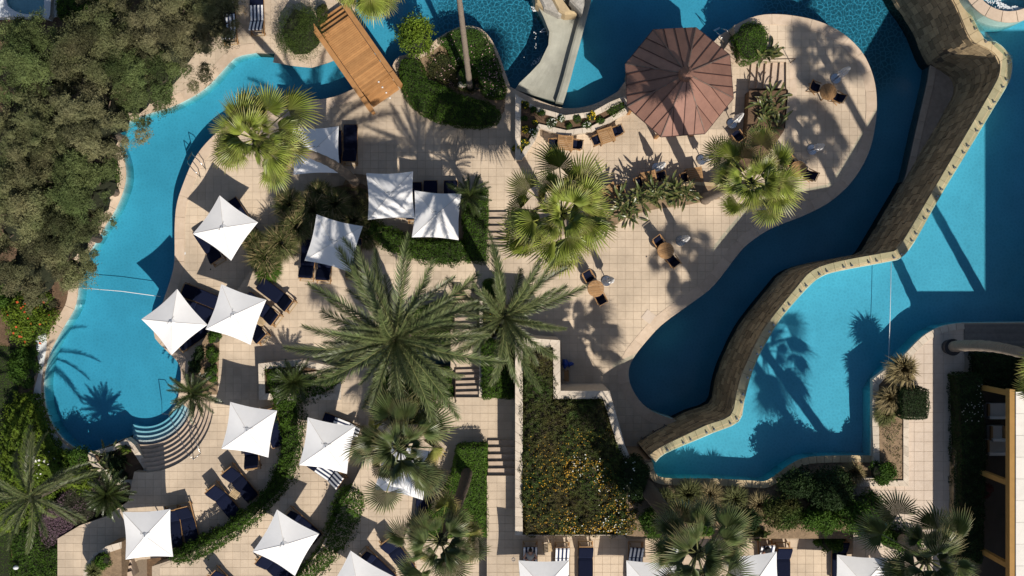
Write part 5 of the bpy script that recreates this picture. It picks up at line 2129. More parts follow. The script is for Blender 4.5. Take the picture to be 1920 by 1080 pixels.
# skimmer lids, drains, slab patches
def lid(label, px, py, z, s, m='whitestone', rz=0, name='drain_cover', cat='drain cover', h=.012):
    p = P(px, py, z)
    o = MB().box((0, 0, h / 2 + .012), (s, s, h)).build(name, M[m])
    o.location = p
    o.rotation_euler = (0, 0, rz)
    o['label'] = label
    o['category'] = cat
    return o
lid('pale square stone hatch set diagonally near the river edge', 1216, 594, 0, .50, 'tile_cream', R(52), 'stone_hatch', 'hatch', .02)
lid('small white drain cover in the coping of the left pool', 346, 475, G, .11, 'white')
lid('small white drain cover at the top of the round terrace', 1458, 44, 0, .11, 'white')
lid('small white drain cover near the right rim of the round terrace', 1627, 211, 0, .11, 'white')
lid('small white drain cover below the right fan palm', 1543, 373, 0, .11, 'white')
for lb, px, py in (('small dark floor drain below the left dark parasol gap', 395, 505), ('small dark floor drain left of the round table under palm shadow', 1212, 481)):
    p = P(px, py, 0 if px > 500 else G)
    o = MB().disc((0, 0, .018), .035, .012, 10).build('floor_drain', M['darkmetal'])
    o.location = p
    o['label'] = lb
    o['category'] = 'drain'
for lb, px, py in (('steel ring umbrella socket left of the shaded striped lounger', 963, 1049), ('steel ring umbrella socket under the lower palm', 1336, 1017)):
    p = P(px, py, 2.7)
    mb = MB()
    for k in range(12):
        a, b = k * PI / 6, (k + 1) * PI / 6
        mb.beam((.07 * math.cos(a), .07 * math.sin(a), .02), (.07 * math.cos(b), .07 * math.sin(b), .02), .02, .02)
    o = mb.build('umbrella_socket', M['metal'])
    o.location = p
    o['label'] = lb
    o['category'] = 'socket'
# slatted bench pair by the wall
for i, (px, py) in enumerate(((1219, 824), (1241, 811))):
    p = P(px, py, .42)
    t = thing('slatted_bench', ('slatted grey bench nearest the bottom corner of the river wall', 'slatted grey bench end-on behind its twin below the river')[i], 'bench', (p.x, p.y, 0), R(27), group='slatted benches')
    for k in range(9):
        mb = MB()
        mb.box((-.32 + k * .08, 0, .41), (.045, .44, .02))
        mb.build('slat', M['deckwood'], t)
    for sy in (-1, 1):
        MB().box((0, sy * .2, .385), (.72, .04, .03)).build('rail', M['darkmetal'], t)
        for sx in (-1, 1):
            MB().box((sx * .3, sy * .2, .19), (.04, .04, .36)).build('leg', M['darkmetal'], t)
# blue inflatable and timber crate leaning at the planter wall
t = thing('blue_cover', 'crumpled blue cover beside the tall pale planter wall', 'cover', tuple(P(1058, 681, 0)))
mb = MB()
blob(mb, (0, 0, .45), (.16, .2, .4), 12, 7, .3)
blob(mb, (.22, -.02, .3), (.18, .12, .3), 12, 7, .3)
M['blue'] = mat('blue_cover', (.01, .05, .30), .6, var=.3)
mb.build('cover', M['blue'], t)
t = thing('timber_stand', 'small reddish timber stand under the blue cover', 'stand', tuple(P(1061, 703, 0)))
MB().box((0, 0, .6), (.22, .5, .04)).build('top_board', M['woodf'], t)
for sx in (-1, 1):
    for sy in (-1, 1):
        MB().box((sx * .09, sy * .22, .3), (.035, .035, .58)).build('leg', M['woodf'], t)
# palm pot by the walk
t = thing('palm_pot', 'large dark round pot at the foot of the leaning palm trunk', 'pot', tuple(P(1778, 650, 4.05)))
mb = MB()
mb.tube([(0, 0, 0), (0, 0, .5)], [.30, .36], 20)
mb.build('pot', M['darkmetal'], t)
# terrace sofas in the building shade
for i, (px, py) in enumerate(((1873, 770), (1872, 838), (1870, 812))):
    p = P(px, py, 4.5)
    t = thing('outdoor_sofa', ('cream sofa seen beneath the first ochre post', 'cream sofa with piped cushion in the dark pergola', 'cream armchair between the two pergola sofas')[i], 'sofa', (p.x, p.y, 4.10))
    MB().box((0, 0, .2), (1.0 if i < 2 else .6, .62, .3)).build('seat', M['sofa'], t)
    MB().box((0, -.27, .5), (1.0 if i < 2 else .6, .12, .35)).build('backrest', M['sofa'], t)
    for s in (-1, 1):
        MB().box((s * (.46 if i < 2 else .27), 0, .42), (.08, .6, .18)).build('armrest', M['woodf'], t)

# ================================================================== FURNITURE PLACEMENT
pp_ = make_parasol()
def rz_px(a, b):
    """rotation of the parasol from the first corner to the next one along its side, photo pixels"""
    return math.atan2(-(b[1] - a[1]), b[0] - a[0])
PAR = [
    ((420, 427), ((362, 437), (411, 367)), G, 'white square parasol set as a diamond beside the left pool, nearest the fan palm'),
    ((324, 604), ((265, 599), (329, 545)), G, 'white parasol whose left corner hangs over the left pool'),
    ((440, 590), ((386, 608), (412, 533)), 0, 'white parasol touching corners with the one over the pool'),
    ((624, 456), ((591, 403), (676, 425)), 0, 'white tilted parasol dappled by shade between grasses and date palm'),
    ((731, 366), ((687, 325), (773, 322)), G, 'white parasol left of its twin above the curved hedge'),
    ((818, 403), ((777, 358), (861, 363)), G, 'white parasol overlapped by the dark cycad leaves'),
    ((591, 281), ((548, 240), (632, 237)), G, 'white parasol half hidden under the left fan palm'),
    ((465, 807), ((431, 755), (517, 771)), 0, 'white parasol just right of the curved pool steps'),
    ((612, 837), ((580, 781), (668, 797)), .9, 'white parasol at the left rim of the dark lower fan palm'),
    ((756, 884), ((722, 832), (806, 850)), 1.8, 'white parasol almost covered by the dark lower fan palm'),
    ((274, 1004), ((227, 965), (310, 960)), 0, 'white parasol at lower left with a palm shadow on its corner'),
    ((534, 1020), ((475, 1033), (517, 960)), .9, 'white parasol between the two lower curved hedges'),
    ((672, 1099), ((613, 1112), (656, 1040)), 1.8, 'white parasol cut by the bottom edge right of the curved hedges'),
    ((1020, 1101), ((971, 1054), (1068, 1054)), 2.7, 'white parasol at the bottom edge below the orange flower bed'),
    ((1221, 1103), ((1173, 1056), (1268, 1060)), 2.7, 'white parasol at the bottom edge mostly under palm leaves'),
    ((1416, 1089), ((1370, 1050), (1460, 1041)), 2.7, 'white parasol at the bottom edge beside the plain navy lounger'),
    ((1617, 1093), ((1571, 1046), (1662, 1052)), 2.7, 'white parasol at the bottom edge nearest the right hand palm'),
]
for i, ((px, py), (a, b), z, lb) in enumerate(PAR):
    q = P(px, py, z + 2.5)
    place(pp_, i > 0, (q.x, q.y, z + .013), rz_px(a, b), lb, 'white square parasols over the loungers')

ln_n, ln_s = make_lounger('navy'), make_lounger('striped')
def hd(dx, dy):
    """rotation so that the head points along the photo direction (dx, dy)"""
    return math.atan2(-dy, dx) - PI / 2
NAVY = [
    (657, 272, hd(0, 1), G, 'navy lounger standing alone right of the half hidden parasol'),
    (628, 283, hd(0, 1), G, 'navy lounger showing a thin strip beside the half hidden parasol'),
    (577, 488, hd(-.06, 1), 0, 'navy lounger at the left side of the tilted dappled parasol'),
    (609, 492, hd(-.06, 1), 0, 'middle navy lounger under the tilted dappled parasol'),
    (664, 486, hd(-.04, 1), 0, 'navy lounger at the right side of the tilted dappled parasol'),
    (778, 380, hd(0, 1), G, 'navy lounger in the gap between the twin parasols'),
    (807, 377, hd(0, 1), G, 'navy lounger whose end shows above the parasol by the cycad'),
    (845, 377, hd(0, 1), G, 'navy lounger partly under the cycad leaves'),
    (392, 462, hd(.55, .83), G, 'navy lounger at the lower left side of the diamond parasol'),
    (452, 408, hd(.55, .83), G, 'navy lounger at the upper right side of the diamond parasol'),
    (378, 556, hd(-.92, -.38), G, 'navy lounger above the touching parasol corners'),
    (374, 584, hd(-.92, -.38), G, 'navy lounger right below the upper one at the touching corners'),
    (366, 628, hd(-.8, .6), G, 'navy lounger below the touching parasol corners'),
    (518, 554, hd(.80, .60), 0, 'navy lounger farthest right of the trio by the ornamental grass'),
    (492, 580, hd(.80, .60), 0, 'middle navy lounger of the trio by the ornamental grass'),
    (470, 612, hd(.72, .69), 0, 'navy lounger lowest of the trio by the ornamental grass'),
    (470, 842, hd(.15, 1), 0, 'navy lounger below the parasol by the curved steps'),
    (512, 800, hd(-.3, -1), 0, 'navy lounger between the steps parasol and the curved hedge'),
    (450, 906, hd(-.64, -.77), 0, 'navy lounger upper one of the slanting pair by the hedge'),
    (420, 940, hd(-.64, -.77), 0, 'navy lounger lower one of the slanting pair by the hedge'),
    (353, 982, hd(-.25, -1), 0, 'navy lounger in full view right of the lower left parasol'),
    (326, 988, hd(-.12, -1), 0, 'navy lounger tucked against the lower left parasol'),
    (566, 985, hd(-.75, -.66), .9, 'navy lounger beside the parasol between the curved hedges'),
    (516, 1066, hd(-.75, -.66), .9, 'navy lounger below the parasol between the curved hedges'),
    (706, 1062, hd(-.72, -.69), 1.8, 'navy lounger right of the parasol at the bottom edge'),
    (745, 1040, hd(-.6, -.8), 1.8, 'navy lounger beneath the lowest small palm'),
    (793, 944, hd(.1, -1), 1.8, 'navy lounger right of the parasol under the dark fan palm'),
    (1098, 1057, hd(0, -1), 2.7, 'plain navy lounger standing free below the orange flowers'),
    (1468, 1059, hd(0, -1), 2.7, 'plain navy lounger right of the hatted sunbather'),
    (1574, 1048, hd(0, -1), 2.7, 'navy lounger left of the last parasol at the bottom edge'),
    (425, 1098, hd(-.7, -.7), .9, 'navy lounger cut by the bottom edge below the curved hedge'),
]
for i, (px, py, rz, z, lb) in enumerate(NAVY):
    q = P(px, py, z + .35)
    place(ln_n, i > 0, (q.x, q.y, z + .013), rz, lb, 'navy sun loungers')
STRI = [
    (430, 45, hd(.08, 1), G, 'navy lounger with a white towel strip at the edge of the olive trees'),
    (482, 28, hd(.03, 1), G, 'striped lounger at the top edge left of the feathery bush'),
    (612, 884, hd(.8, .55), .9, 'striped lounger below the parasol beside the dark fan palm'),
    (642, 800, hd(.9, .35), .9, 'striped towel lounger under the tips of the date palm'),
    (994, 1057, hd(0, -1), 2.7, 'striped lounger with a person in a grey shirt lying on it'),
    (1054, 1059, hd(0, -1), 2.7, 'striped lounger with sunlit towel left of the plain navy one'),
    (1191, 1058, hd(.04, -1), 2.7, 'striped lounger left of the lower palm crown'),
    (1264, 1056, hd(0, -1), 2.7, 'striped lounger under the left leaves of the lower palm'),
    (1437, 1054, hd(-.05, -1), 2.7, 'striped lounger with a sunbather in a black hat'),
]
for i, (px, py, rz, z, lb) in enumerate(STRI):
    q = P(px, py, z + .35)
    place(ln_s, i > 0, (q.x, q.y, z + .013), rz, lb, 'loungers with striped towels')

rt_ = make_round_table()
RT = [(1248, 470, 0, 'round teak table in the palm shade on the centre terrace', .3), (1117, 541, 0, 'round teak table standing in full sun left of the centre terrace', .1),
      (1553, 172, 0, 'round teak table at the heart of the round terrace', 1.9), (1497, 317, 0, 'round teak table half under the right fan palm', .2)]
for i, (px, py, z, lb, rz) in enumerate(RT):
    q = P(px, py, z + .73)
    place(rt_, i > 0, (q.x, q.y, z + .013), rz, lb, 'round teak tables')
st_ = make_square_table()
ST = [(1060, 268, G, 'square teak table closest to the yellow bush', R(-4)), (1137, 254, G, 'square teak table turned slightly below the curved planter', R(18)),
      (1217, 335, G, 'square teak table above the strap leaf plants', R(12)), (1303, 328, G, 'square teak table shaded beside the right fan palm', R(8)),
      (1146, 360, G, 'square teak table almost hidden by the centre fan palm', R(35)), (440, 926 - 0, 0, '', 0)]
for i, (px, py, z, lb, rz) in enumerate(ST[:5]):
    q = P(px, py, z + .73)
    place(st_, i > 0, (q.x, q.y, z + .013), rz, lb, 'square teak tables')
ch_ = make_chair()
CH = []
def chairs(tx, ty, lst, z, who):
    for (px, py, w) in lst:
        ang = math.atan2(-(ty - py), tx - px)
        CH.append((px, py, ang, z, 'folding chair at the %s of %s' % (w, who)))
chairs(1248, 470, [(1236, 454, 'upper left'), (1262, 489, 'lower right')], 0, 'the palm-shaded round table')
chairs(1117, 541, [(1104, 519, 'upper left'), (1126, 559, 'lower right')], 0, 'the sunlit round table')
chairs(1553, 172, [(1529, 163, 'left'), (1571, 182, 'right')], 0, 'the table on the round terrace')
chairs(1497, 317, [(1483, 303, 'upper left'), (1519, 328, 'right')], 0, 'the table under the right fan palm')
chairs(1060, 268, [(1040, 269, 'left'), (1081, 271, 'right')], G, 'the table near the yellow bush')
chairs(1137, 254, [(1120, 262, 'left'), (1156, 246, 'right')], G, 'the turned table below the curved planter')
chairs(1217, 335, [(1200, 341, 'left'), (1236, 331, 'right')], G, 'the table above the strap leaf plants')
chairs(1303, 328, [(1286, 333, 'left')], G, 'the table beside the right fan palm')
chairs(1146, 360, [(1158, 357, 'right')], G, 'the table hidden by the centre fan palm')
CH.append((1383, 254, 2.2, G, 'folding chair with navy cushion alone below the gazebo corner'))
for i, (px, py, a, z, lb) in enumerate(CH):
    q = P(px, py, z + .6)
    place(ch_, i > 0, (q.x, q.y, z + .013), a, lb, 'folding chairs with navy cushions')
cu_ = make_closed_umbrella(1)
CU = [(1137, 527, 0, 'folded white umbrella beside the sunlit round table'), (1276, 452, 0, 'folded white umbrella right of the palm-shaded round table'),
      (1566, 148, 0, 'folded white umbrella above the table on the round terrace'), (1522, 281, 0, 'folded white umbrella alone near the long trunk shadow'),
      (1231, 315, G, 'folded white umbrella above the square table by the strap leaves'), (1315, 300, G, 'folded white umbrella at the tip of the right fan palm'),
      (1372, 232, G, 'folded white umbrella just below the gazebo corner')]
for i, (px, py, z, lb) in enumerate(CU):
    q = P(px, py, z)
    o = place(cu_, i > 0, (q.x, q.y, z + .013), i * 1.3, lb, 'folded white umbrellas')
    # a folded umbrella leans a little on its pole
    o.rotation_euler = (R(random.uniform(-2, 2)), R(random.uniform(1, 4)), i * 1.3)
sd_ = make_side_table()
SD = [(440, 926, 0, R(-35), 'small slatted side table between the slanting pair of loungers'), (475, 450, G, R(20), 'small slatted side table at the right corner of the diamond parasol'),
      (489, 603, 0, R(-32), 'small slatted side table among the trio of loungers'), (1026, 1027, 2.7, R(10), 'small slatted side table between two striped loungers'),
      (450, 17, G, R(5), 'small slatted side table between the loungers at the top edge'), (862, 549, 0, R(0), 'small slatted side table above the steps under the date palm')]
for i, (px, py, z, rz, lb) in enumerate(SD):
    q = P(px, py, z + .4)
    place(sd_, i > 0, (q.x, q.y, z + .013), rz, lb, 'small slatted side tables')

# ---- people
J = reclining_joints()
q = P(994, 1057, 3.05)
person('person in a grey shirt and dark shorts reclining with hands in the lap', (q.x, q.y, 2.715), hd(0, -1), J,
       [('shirt', 'shirt', ('waist', 'chest', 'shoulders', 'shl', 'shr', 'pelvis'), .022), ('shorts', 'shorts', ('pelvis', 'hipl', 'hipr', 'knl', 'knr'), .02)], J['crown'][0])
J2 = reclining_joints()
q = P(1434, 1056, 3.05)
person('sunbather wearing a black sun hat on the striped lounger', (q.x, q.y, 2.715), hd(-.05, -1), J2,
       [('shorts', 'shorts', ('pelvis', 'hipl', 'hipr'), .02)], J2['crown'][0], hat=True)

# ================================================================== PLANTS
for lb, px, py in (('round white inlet fitting low on the west side of the left pool', 150, 573), ('round pale light fitting near the bend of the left pool', 154, 516)):
    p = P(px, py, -1.45)
    o = MB().disc((0, 0, 0), .09, .03, 14).build('pool_fitting', M['white'])
    o.location = p
    o['label'] = lb
    o['category'] = 'pool fitting'
# ---- dense trees down the left side
OL = [(60, 120, 92, 4.6, 'olive tree in the upper left below the little plunge pool'), (185, 90, 100, 4.9, 'olive tree in the middle of the upper left grove'),
      (300, 50, 96, 5.0, 'olive tree at the top edge of the left grove'), (388, 32, 62, 4.4, 'olive tree closest to the striped loungers'),
      (262, 150, 74, 4.6, 'olive tree overhanging the corner of the left pool'), (70, 260, 98, 4.8, 'olive tree at the far left below the upper two'),
      (160, 235, 80, 5.2, 'dense olive tree in the heart of the left grove'), (55, 390, 92, 4.7, 'olive tree at the left edge halfway down'),
      (150, 345, 74, 4.9, 'olive tree leaning over the narrow part of the left pool'), (120, 440, 78, 4.5, 'olive tree bulging over the pool bend'),
      (50, 500, 78, 4.2, 'lowest olive tree of the grove above the red flowering shrub'), (128, 500, 36, 3.0, 'small olive tree at the lower right of the grove')]
for i, (px, py, rp, zt, lb) in enumerate(OL):
    olive_tree(lb, px, py, rp, G, zt - .4 if rp > 50 else zt, n=int(68000 * (rp / 90) ** 2), seed=40 + i, size=.074, m=('olive_leaf', 'olive_leaf_green', 'olive_leaf', 'olive_leaf_brown')[(i * 7 + 1) % 4])
shrub('feathery green bamboo bush left of the timber bridge', 562, 56, 52, 58, G, 1.7, 'bamboo_leaf', 16000, .07, feather=.9, name='bush', asp=.22)
shrub('yellow green climbing bush at the right end of the timber bridge', 778, 68, 36, 44, G, 1.6, 'bright_leaf', 4200, .12, name='bush', feather=.5)
shrub('brownish scrub beside the feathery bush and bridge', 604, 26, 14, 22, G, .8, 'bed_leaf', 1800, .07, name='bush', core='coreb')
# island hedge
isl = smooth([(752, 112), (748, 135), (756, 170), (775, 200), (810, 222), (860, 234), (905, 235), (931, 228), (934, 205), (905, 188), (870, 180), (835, 162), (800, 148), (790, 120), (775, 105)], 3)
hedge('clipped_hedge', 'curved clipped green hedge on the planted island left of the slide', 'hedge', isl, -.1, G, 'hedge_leaf', dens=900, size=.07)
isr = smooth([(822, 74), (848, 56), (878, 52), (905, 60), (925, 92), (940, 135), (948, 175), (930, 184), (905, 172), (895, 140), (870, 120), (850, 115), (838, 90)], 3)
hedge('clipped_hedge', 'low hedge with pale pink flowers at the foot of the tall palm trunk', 'hedge', isr, -.25, G, 'green_leaf', dens=900, size=.07, flowers=[('pink_petal', 110, .05, None)])
shrub('rounded green bush at the foot of the tall palm trunk', 872, 142, 24, 20, G, .9, 'green_leaf', 2200, .08, name='bush')
b_ = thing('boulder', 'pale rough boulder in the island bed', 'rock', tuple(P(869, 158, G)))
mb = MB(); blob(mb, (0, 0, .15), (.28, .2, .28), 10, 7, .2); mb.build('rock', M['boulder'], b_)
b_ = thing('garden_hose', 'coiled dark hose in the island bed', 'hose', tuple(P(896, 162, G)))
mb = MB()
mb.tube([(.2 * (1 - k * .004) * math.cos(k * .5), .17 * (1 - k * .004) * math.sin(k * .5), .05 + k * .002) for k in range(70)], .014, 5)
mb.build('hose', M['darkmetal'], b_)
struct('island_soil', MB().prism(pts2(smooth([(750, 115), (757, 170), (800, 218), (925, 228), (948, 178), (925, 92), (875, 54), (825, 74)], 2), G + .04), G - .1, G + .04), M['drysoil'])
hedge('ground_cover', 'brownish flowering ground cover in the middle of the island bed', 'ground cover', smooth([(800, 120), (830, 95), (870, 118), (895, 150), (885, 175), (840, 160), (805, 145)], 2, True), G + .3, G + .04, 'bed_leaf', dens=800, size=.07, bump=.12, ragged=.1, flowers=[('pink_petal', 40, .05, None)])
# flower planter plants
FL = [(985, 195, 8, 'yellow_petal', 'small shrub with yellow flowers at the upper left of the curved planter'), (1001, 205, 8, None, 'dark green shrub second from the left in the curved planter'),
      (1017, 212, 8, None, 'dark green shrub third from the left in the curved planter'), (983, 222, 6, None, 'little green shrub against the left planter wall'),
      (1003, 229, 5, 'yellow_petal', 'little lime shrub below the dark ones in the planter'), (985, 242, 7, 'yellow_petal', 'shrub covered in yellow flowers by the left planter wall'),
      (1000, 248, 9, 'white_petal', 'lower white flowering shrub near the planter corner'), (1035, 231, 11, 'white_petal', 'big white flowering shrub in the middle of the planter'),
      (1051, 221, 8, 'white_petal', 'white flowering shrub above the bigger white one'), (1083, 222, 9, None, 'dark round shrub right of the white flowers'),
      (1108, 217, 9, 'yellow_petal', 'shrub with a dense cluster of yellow flowers at the planter right'), (1068, 236, 7, None, 'dark green shrub low in the middle of the planter'),
      (1100, 234, 9, 'white_petal', 'green shrub with a few white dots low in the planter'), (1127, 226, 9, None, 'rounded green shrub in the right corner of the planter'),
      (985, 267, 9, 'yellow_petal', 'shrub in the lower left leg of the planter')]
for i, (px, py, r_, fl, lb) in enumerate(FL):
    shrub(lb, px, py, r_ * 1.15, r_ * 1.1, -.5, .32, 'green_leaf', 520, .055, name='flowering_shrub' if fl else 'small_shrub', cat='shrub', group='plants in the curved planter',
          flowers=[(fl, 34 if 'dense' in lb or 'covered' in lb or 'big' in lb else 16, .055)] if fl else (), clump=(.08, .16), seed=500 + i)
hedge('clipped_hedge', 'small square clipped hedge between planter and gazebo', 'hedge', [(1136, 202), (1162, 184), (1176, 196), (1174, 204), (1150, 220)], -.2, G, 'hedge_leaf', dens=900, size=.07)
shrub('round yellow leafed bush below the curved planter', 973, 279, 13, 13, G, .6, 'bright_leaf', 1500, .06, flowers=[('yellow_petal', 60, .05)], clump=(.1, .2))
# gazebo side
hedge('clipped_hedge', 'dome clipped green hedge right of the gazebo roof', 'hedge', smooth([(1382, 70), (1392, 48), (1412, 38), (1432, 42), (1444, 58), (1442, 80), (1430, 100), (1410, 108), (1392, 96)], 2, True), .9, G, 'hedge_leaf', dens=900, size=.07, edge=.5)
rosette('spiky_plant', 'dark strap leafed plant at the top of the gazebo stairs', 1434, 98, 0, 40, STRAP, .95, seed=1, spread=.35)
rosette('spiky_plant', 'dark spiky plant below the gazebo stairs, upper of two', 1440, 196, 0, 50, STRAP, .85, seed=2, spread=.4)
rosette('spiky_plant', 'dark spiky plant below the gazebo stairs, lower of two', 1442, 226, 0, 50, STRAP, .85, seed=3, spread=.4)
slab('planter_soil', [(1405, 170), (1474, 170), (1470, 245), (1440, 290), (1400, 318), (1385, 300), (1400, 260)], .05, M['soil'])
gp = [(1402, 168), (1472, 168)]
BP = [(1164, 382, 34, 'strap leaf plant at the left end of the row behind the tables'), (1196, 372, 34, 'strap leaf plant second from the left behind the tables'),
      (1232, 362, 46, 'largest glossy strap leaf plant in the middle of the row'), (1262, 360, 40, 'glossy strap leaf plant right of the largest one'), (1283, 366, 28, 'strap leaf plant at the right end near the palm foot'),
      (1180, 398, 24, 'low strap leaf plant below the left end of the row'), (1135, 410, 30, 'strap leaf plant under the centre fan palm')]
for i, (px, py, n, lb) in enumerate(BP):
    rosette('strap_leaf_plant', lb, px, py, .1, n, STRAP, .85, seed=20 + i, spread=.3, group='strap leaf plants behind the tables')
slab('row_soil', [(1130, 415), (1150, 388), (1220, 362), (1290, 344), (1345, 346), (1350, 372), (1290, 384), (1230, 392), (1180, 404), (1150, 425)], .06, M['drysoil'])
band(struct('row_edging', MB().prism([(0, 0), (.01, 0), (0, .01)], -2.58, -2.57), M['coping']), [(1340, 344), (1290, 341), (1220, 359), (1150, 386), (1118, 408)], .06, .14, 1, step=.6, h=.06, m=M['rock'])
# hedge strip and arc hedge under the twin parasols
hedge('clipped_hedge', 'dark rectangular hedge strip beside the five steps', 'hedge', [(868, 372), (912, 352), (914, 492), (871, 492)], .35, G, 'hedge_leaf', dens=900, size=.07)
hedge('clipped_hedge', 'curved dark hedge below the twin parasols', 'hedge', smooth([(690, 412), (720, 425), (760, 442), (810, 452), (866, 452), (868, 488), (830, 496), (790, 490), (750, 480), (715, 462), (690, 440)], 2), .45, G, 'hedge_leaf', dens=900, size=.08, bump=.2, ragged=.12)
rosette('cycad', 'dark cycad with arching leaves over the right twin parasol', 880, 366, .2, 34, CYC, .98, el=(70, -12), seed=8, cat='cycad', h=.9)
struct('bed_soil', MB().prism(pts2(smooth([(470, 520), (475, 480), (500, 445), (560, 385), (620, 352), (680, 345), (700, 370), (700, 425), (660, 450), (600, 440), (560, 470), (520, 505), (485, 525)], 2), -.3), G - .1, -.3), M['soil'])
GR = [(500, 480, .75, 1.0, 'grass_blade', 'green ornamental grass clump at the lower left of the grass bank'), (530, 455, .8, 1.1, 'grass_blade', 'green ornamental grass clump left of the tilted parasol'),
      (505, 505, .6, .8, 'lawn_blade', 'short bright grass tuft nearest the trio of loungers'), (560, 425, .8, 1.1, 'grass_blade', 'ornamental grass clump in the middle of the bank'),
      (590, 395, .75, 1.0, 'grass_blade', 'ornamental grass clump above the tilted parasol'), (630, 385, .7, 1.0, 'grass_blade', 'ornamental grass clump right of the bank centre'),
      (665, 415, .6, .9, 'grass_blade', 'ornamental grass clump touching the curved hedge'), (545, 385, .7, .9, 'grass_blade', 'shaded grass clump under the fan palm edge'),
      (600, 365, .6, .8, 'grass_blade', 'shaded grass clump at the top of the bank'), (690, 445, .55, .7, 'grass_blade', 'grass clump at the left tip of the curved hedge'),
      (480, 455, .5, .7, 'grass_blade', 'grass clump beside the diamond parasol table')]
for i, (px, py, r_, h_, m_, lb) in enumerate(GR):
    grass(lb, px, py, -.35, r_ * 1.15, h_, 2600, m_, seed=60 + i, w=.010, group='ornamental grasses on the bank', plumes=90)
hedge('ground_cover', 'dark low grasses and herbs filling the bank between the parasols', 'ground cover', smooth([(478, 515), (482, 480), (505, 450), (562, 395), (620, 360), (672, 352), (694, 375), (690, 425), (655, 445), (600, 435), (560, 465), (515, 500)], 2, True), .1, -.35, 'grass_blade', dens=900, size=.13, asp=.12, bump=.3, edge=.2, spread=1.2, core='coreb', bsc=2.5)
# palm-foot mound
b_ = thing('tree_mound', 'raised round soil mound at the foot of the left fan palm trunk', 'mound', tuple(P(672, 348, G)))
mb = MB(); blob(mb, (0, 0, -.1), (.75, .6, .5), 14, 8, .1); mb.build('soil', M['drysoil'], b_)
# strip planters by the long pool
struct('strip_soil', MB().prism(pts2([(396, 612), (412, 628), (408, 740), (352, 740), (352, 690), (375, 650)], 0.02), G - .1, .02), M['drysoil'])
for i, (px, py, m_, lb) in enumerate(((402, 632, 'green_leaf', 'low leafy plant at the top of the strip bed'), (398, 665, 'green_leaf', 'low leafy plant midway down the strip bed'), (396, 700, 'green_leaf', 'low leafy plant in the strip bed above the cycad'),
                                    (365, 690, 'dark_leaf', 'dark bushy plant between pool and strip bed'), (372, 665, 'dark_leaf', 'dark plant casting palm-like shade by the coping'))):
    shrub(lb, px, py, 13, 17, 0, .5, m_, 1300, .09, seed=700 + i, clump=(.12, .25), feather=.6, group='strip bed plants')
rosette('cycad', 'big cycad standing over the curved pool steps', 364, 737, 0, 42, CYC, 1.22, el=(72, -18), seed=9, cat='cycad', h=1.0)
rosette('spiky_plant', 'dark strap plant in the corner planter by the pool steps', 212, 862, -.6, 50, STRAP, .8, seed=33, spread=.5)
shrub('pale leafed shrub in the corner planter', 236, 843, 10, 8, -.6, .7, 'bright_leaf', 500, .07, clump=(.1, .2))
shrub('dark leafy shrub filling the corner planter', 210, 868, 26, 20, -.6, .6, 'dark_leaf', 2600, .09)
shrub('green shrub in the pocket of the brown retaining wall', 188, 1052, 22, 20, 1.4, .6, 'hedge_leaf', 1800, .08)
shrub('dark round shrub beneath the corner planter', 222, 893, 17, 16, G, .9, 'dark_leaf', 1600, .08)
rosette('cycad', 'dense cycad at the tip of the lavender bed', 204, 928, -.2, 70, CYC, 1.05, el=(80, -10), seed=10, cat='cycad', h=2.3)
# lower left garden
lawn_p = [(-60, 640), (30, 650), (38, 760), (18, 900), (20, 1000), (30, 1120), (-60, 1120)]
hedge('lawn', 'lawn', 'lawn', lawn_p, G + .06, G, 'lawn_blade', dens=1300, size=.05, bump=.01, edge=.02, asp=.3)
LG = [(50, 595, 54, 58, 1.7, 'bright_leaf', 'big shrub with red flowers left of the brown soil', [('red_petal', 40, .11)], 9000),
      (42, 690, 30, 42, 1.5, 'green_leaf', 'dark round shrub left of the white channel', (), 9000),
      (12, 560, 22, 30, 1.2, 'green_leaf', 'green shrub at the left edge above the lawn', (), 2500)]
for i, (px, py, rx, ry, h_, m_, lb, fl, n_) in enumerate(LG):
    shrub(lb, px, py, rx, ry, G, h_, m_, n_, .11, seed=720 + i, flowers=fl, feather=.4)
hedge('loose_hedge', 'wide bright green hedge mass outside the white channel', 'hedge', smooth([(10, 775), (32, 745), (50, 755), (62, 800), (92, 850), (140, 885), (162, 908), (150, 925), (100, 905), (60, 900), (20, 930), (0, 900), (-5, 830)], 2, True), .5, G, 'bright_leaf',
      dens=1100, size=.11, bump=.35, edge=.5, ragged=.2, flowers=[('white_petal', 26, .10, [(50, 840), (110, 840), (110, 900), (50, 900)])])
shrub('feathery green plant left of the corner planter', 146, 858, 22, 20, G, 1.2, 'green_leaf', 2200, .09, feather=1.0)
hedge('lavender_bed', 'purple tinged lavender bed beside the leaning palm trunk', 'flower bed', smooth([(68, 985), (90, 950), (130, 915), (165, 895), (200, 905), (215, 940), (190, 965), (140, 995), (100, 1030), (80, 1035)], 2, True), -.1, G, 'lavender_leaf', dens=1300, size=.06, bump=.08, edge=.25,
      flowers=[('purple_petal', 2600, .045, None)])
hedge('loose_hedge', 'low dark green hedge at the bottom left corner', 'hedge', [(18, 1000), (60, 985), (80, 1030), (112, 1025), (112, 1120), (15, 1120)], .1, G, 'hedge_leaf', dens=800, size=.08, bump=.15, edge=.3)
hedge('loose_hedge', 'yellow green ground cover beneath the lower left date palm', 'hedge', [(-20, 930), (30, 905), (90, 900), (100, 930), (60, 990), (20, 1000), (-20, 1000)], -.2, G, 'bright_leaf', dens=700, size=.09, bump=.2, edge=.3)
o = MB()
blob(o, (0, 0, .12), (.13, .10, .12), 12, 8, .03)
o = o.build('garden_lamp', M['white'], smooth=True)
o.location = P(32, 1063, .15)
o['label'] = 'white rounded garden lamp on the dark hedge in the bottom left corner'
o['category'] = 'garden lamp'
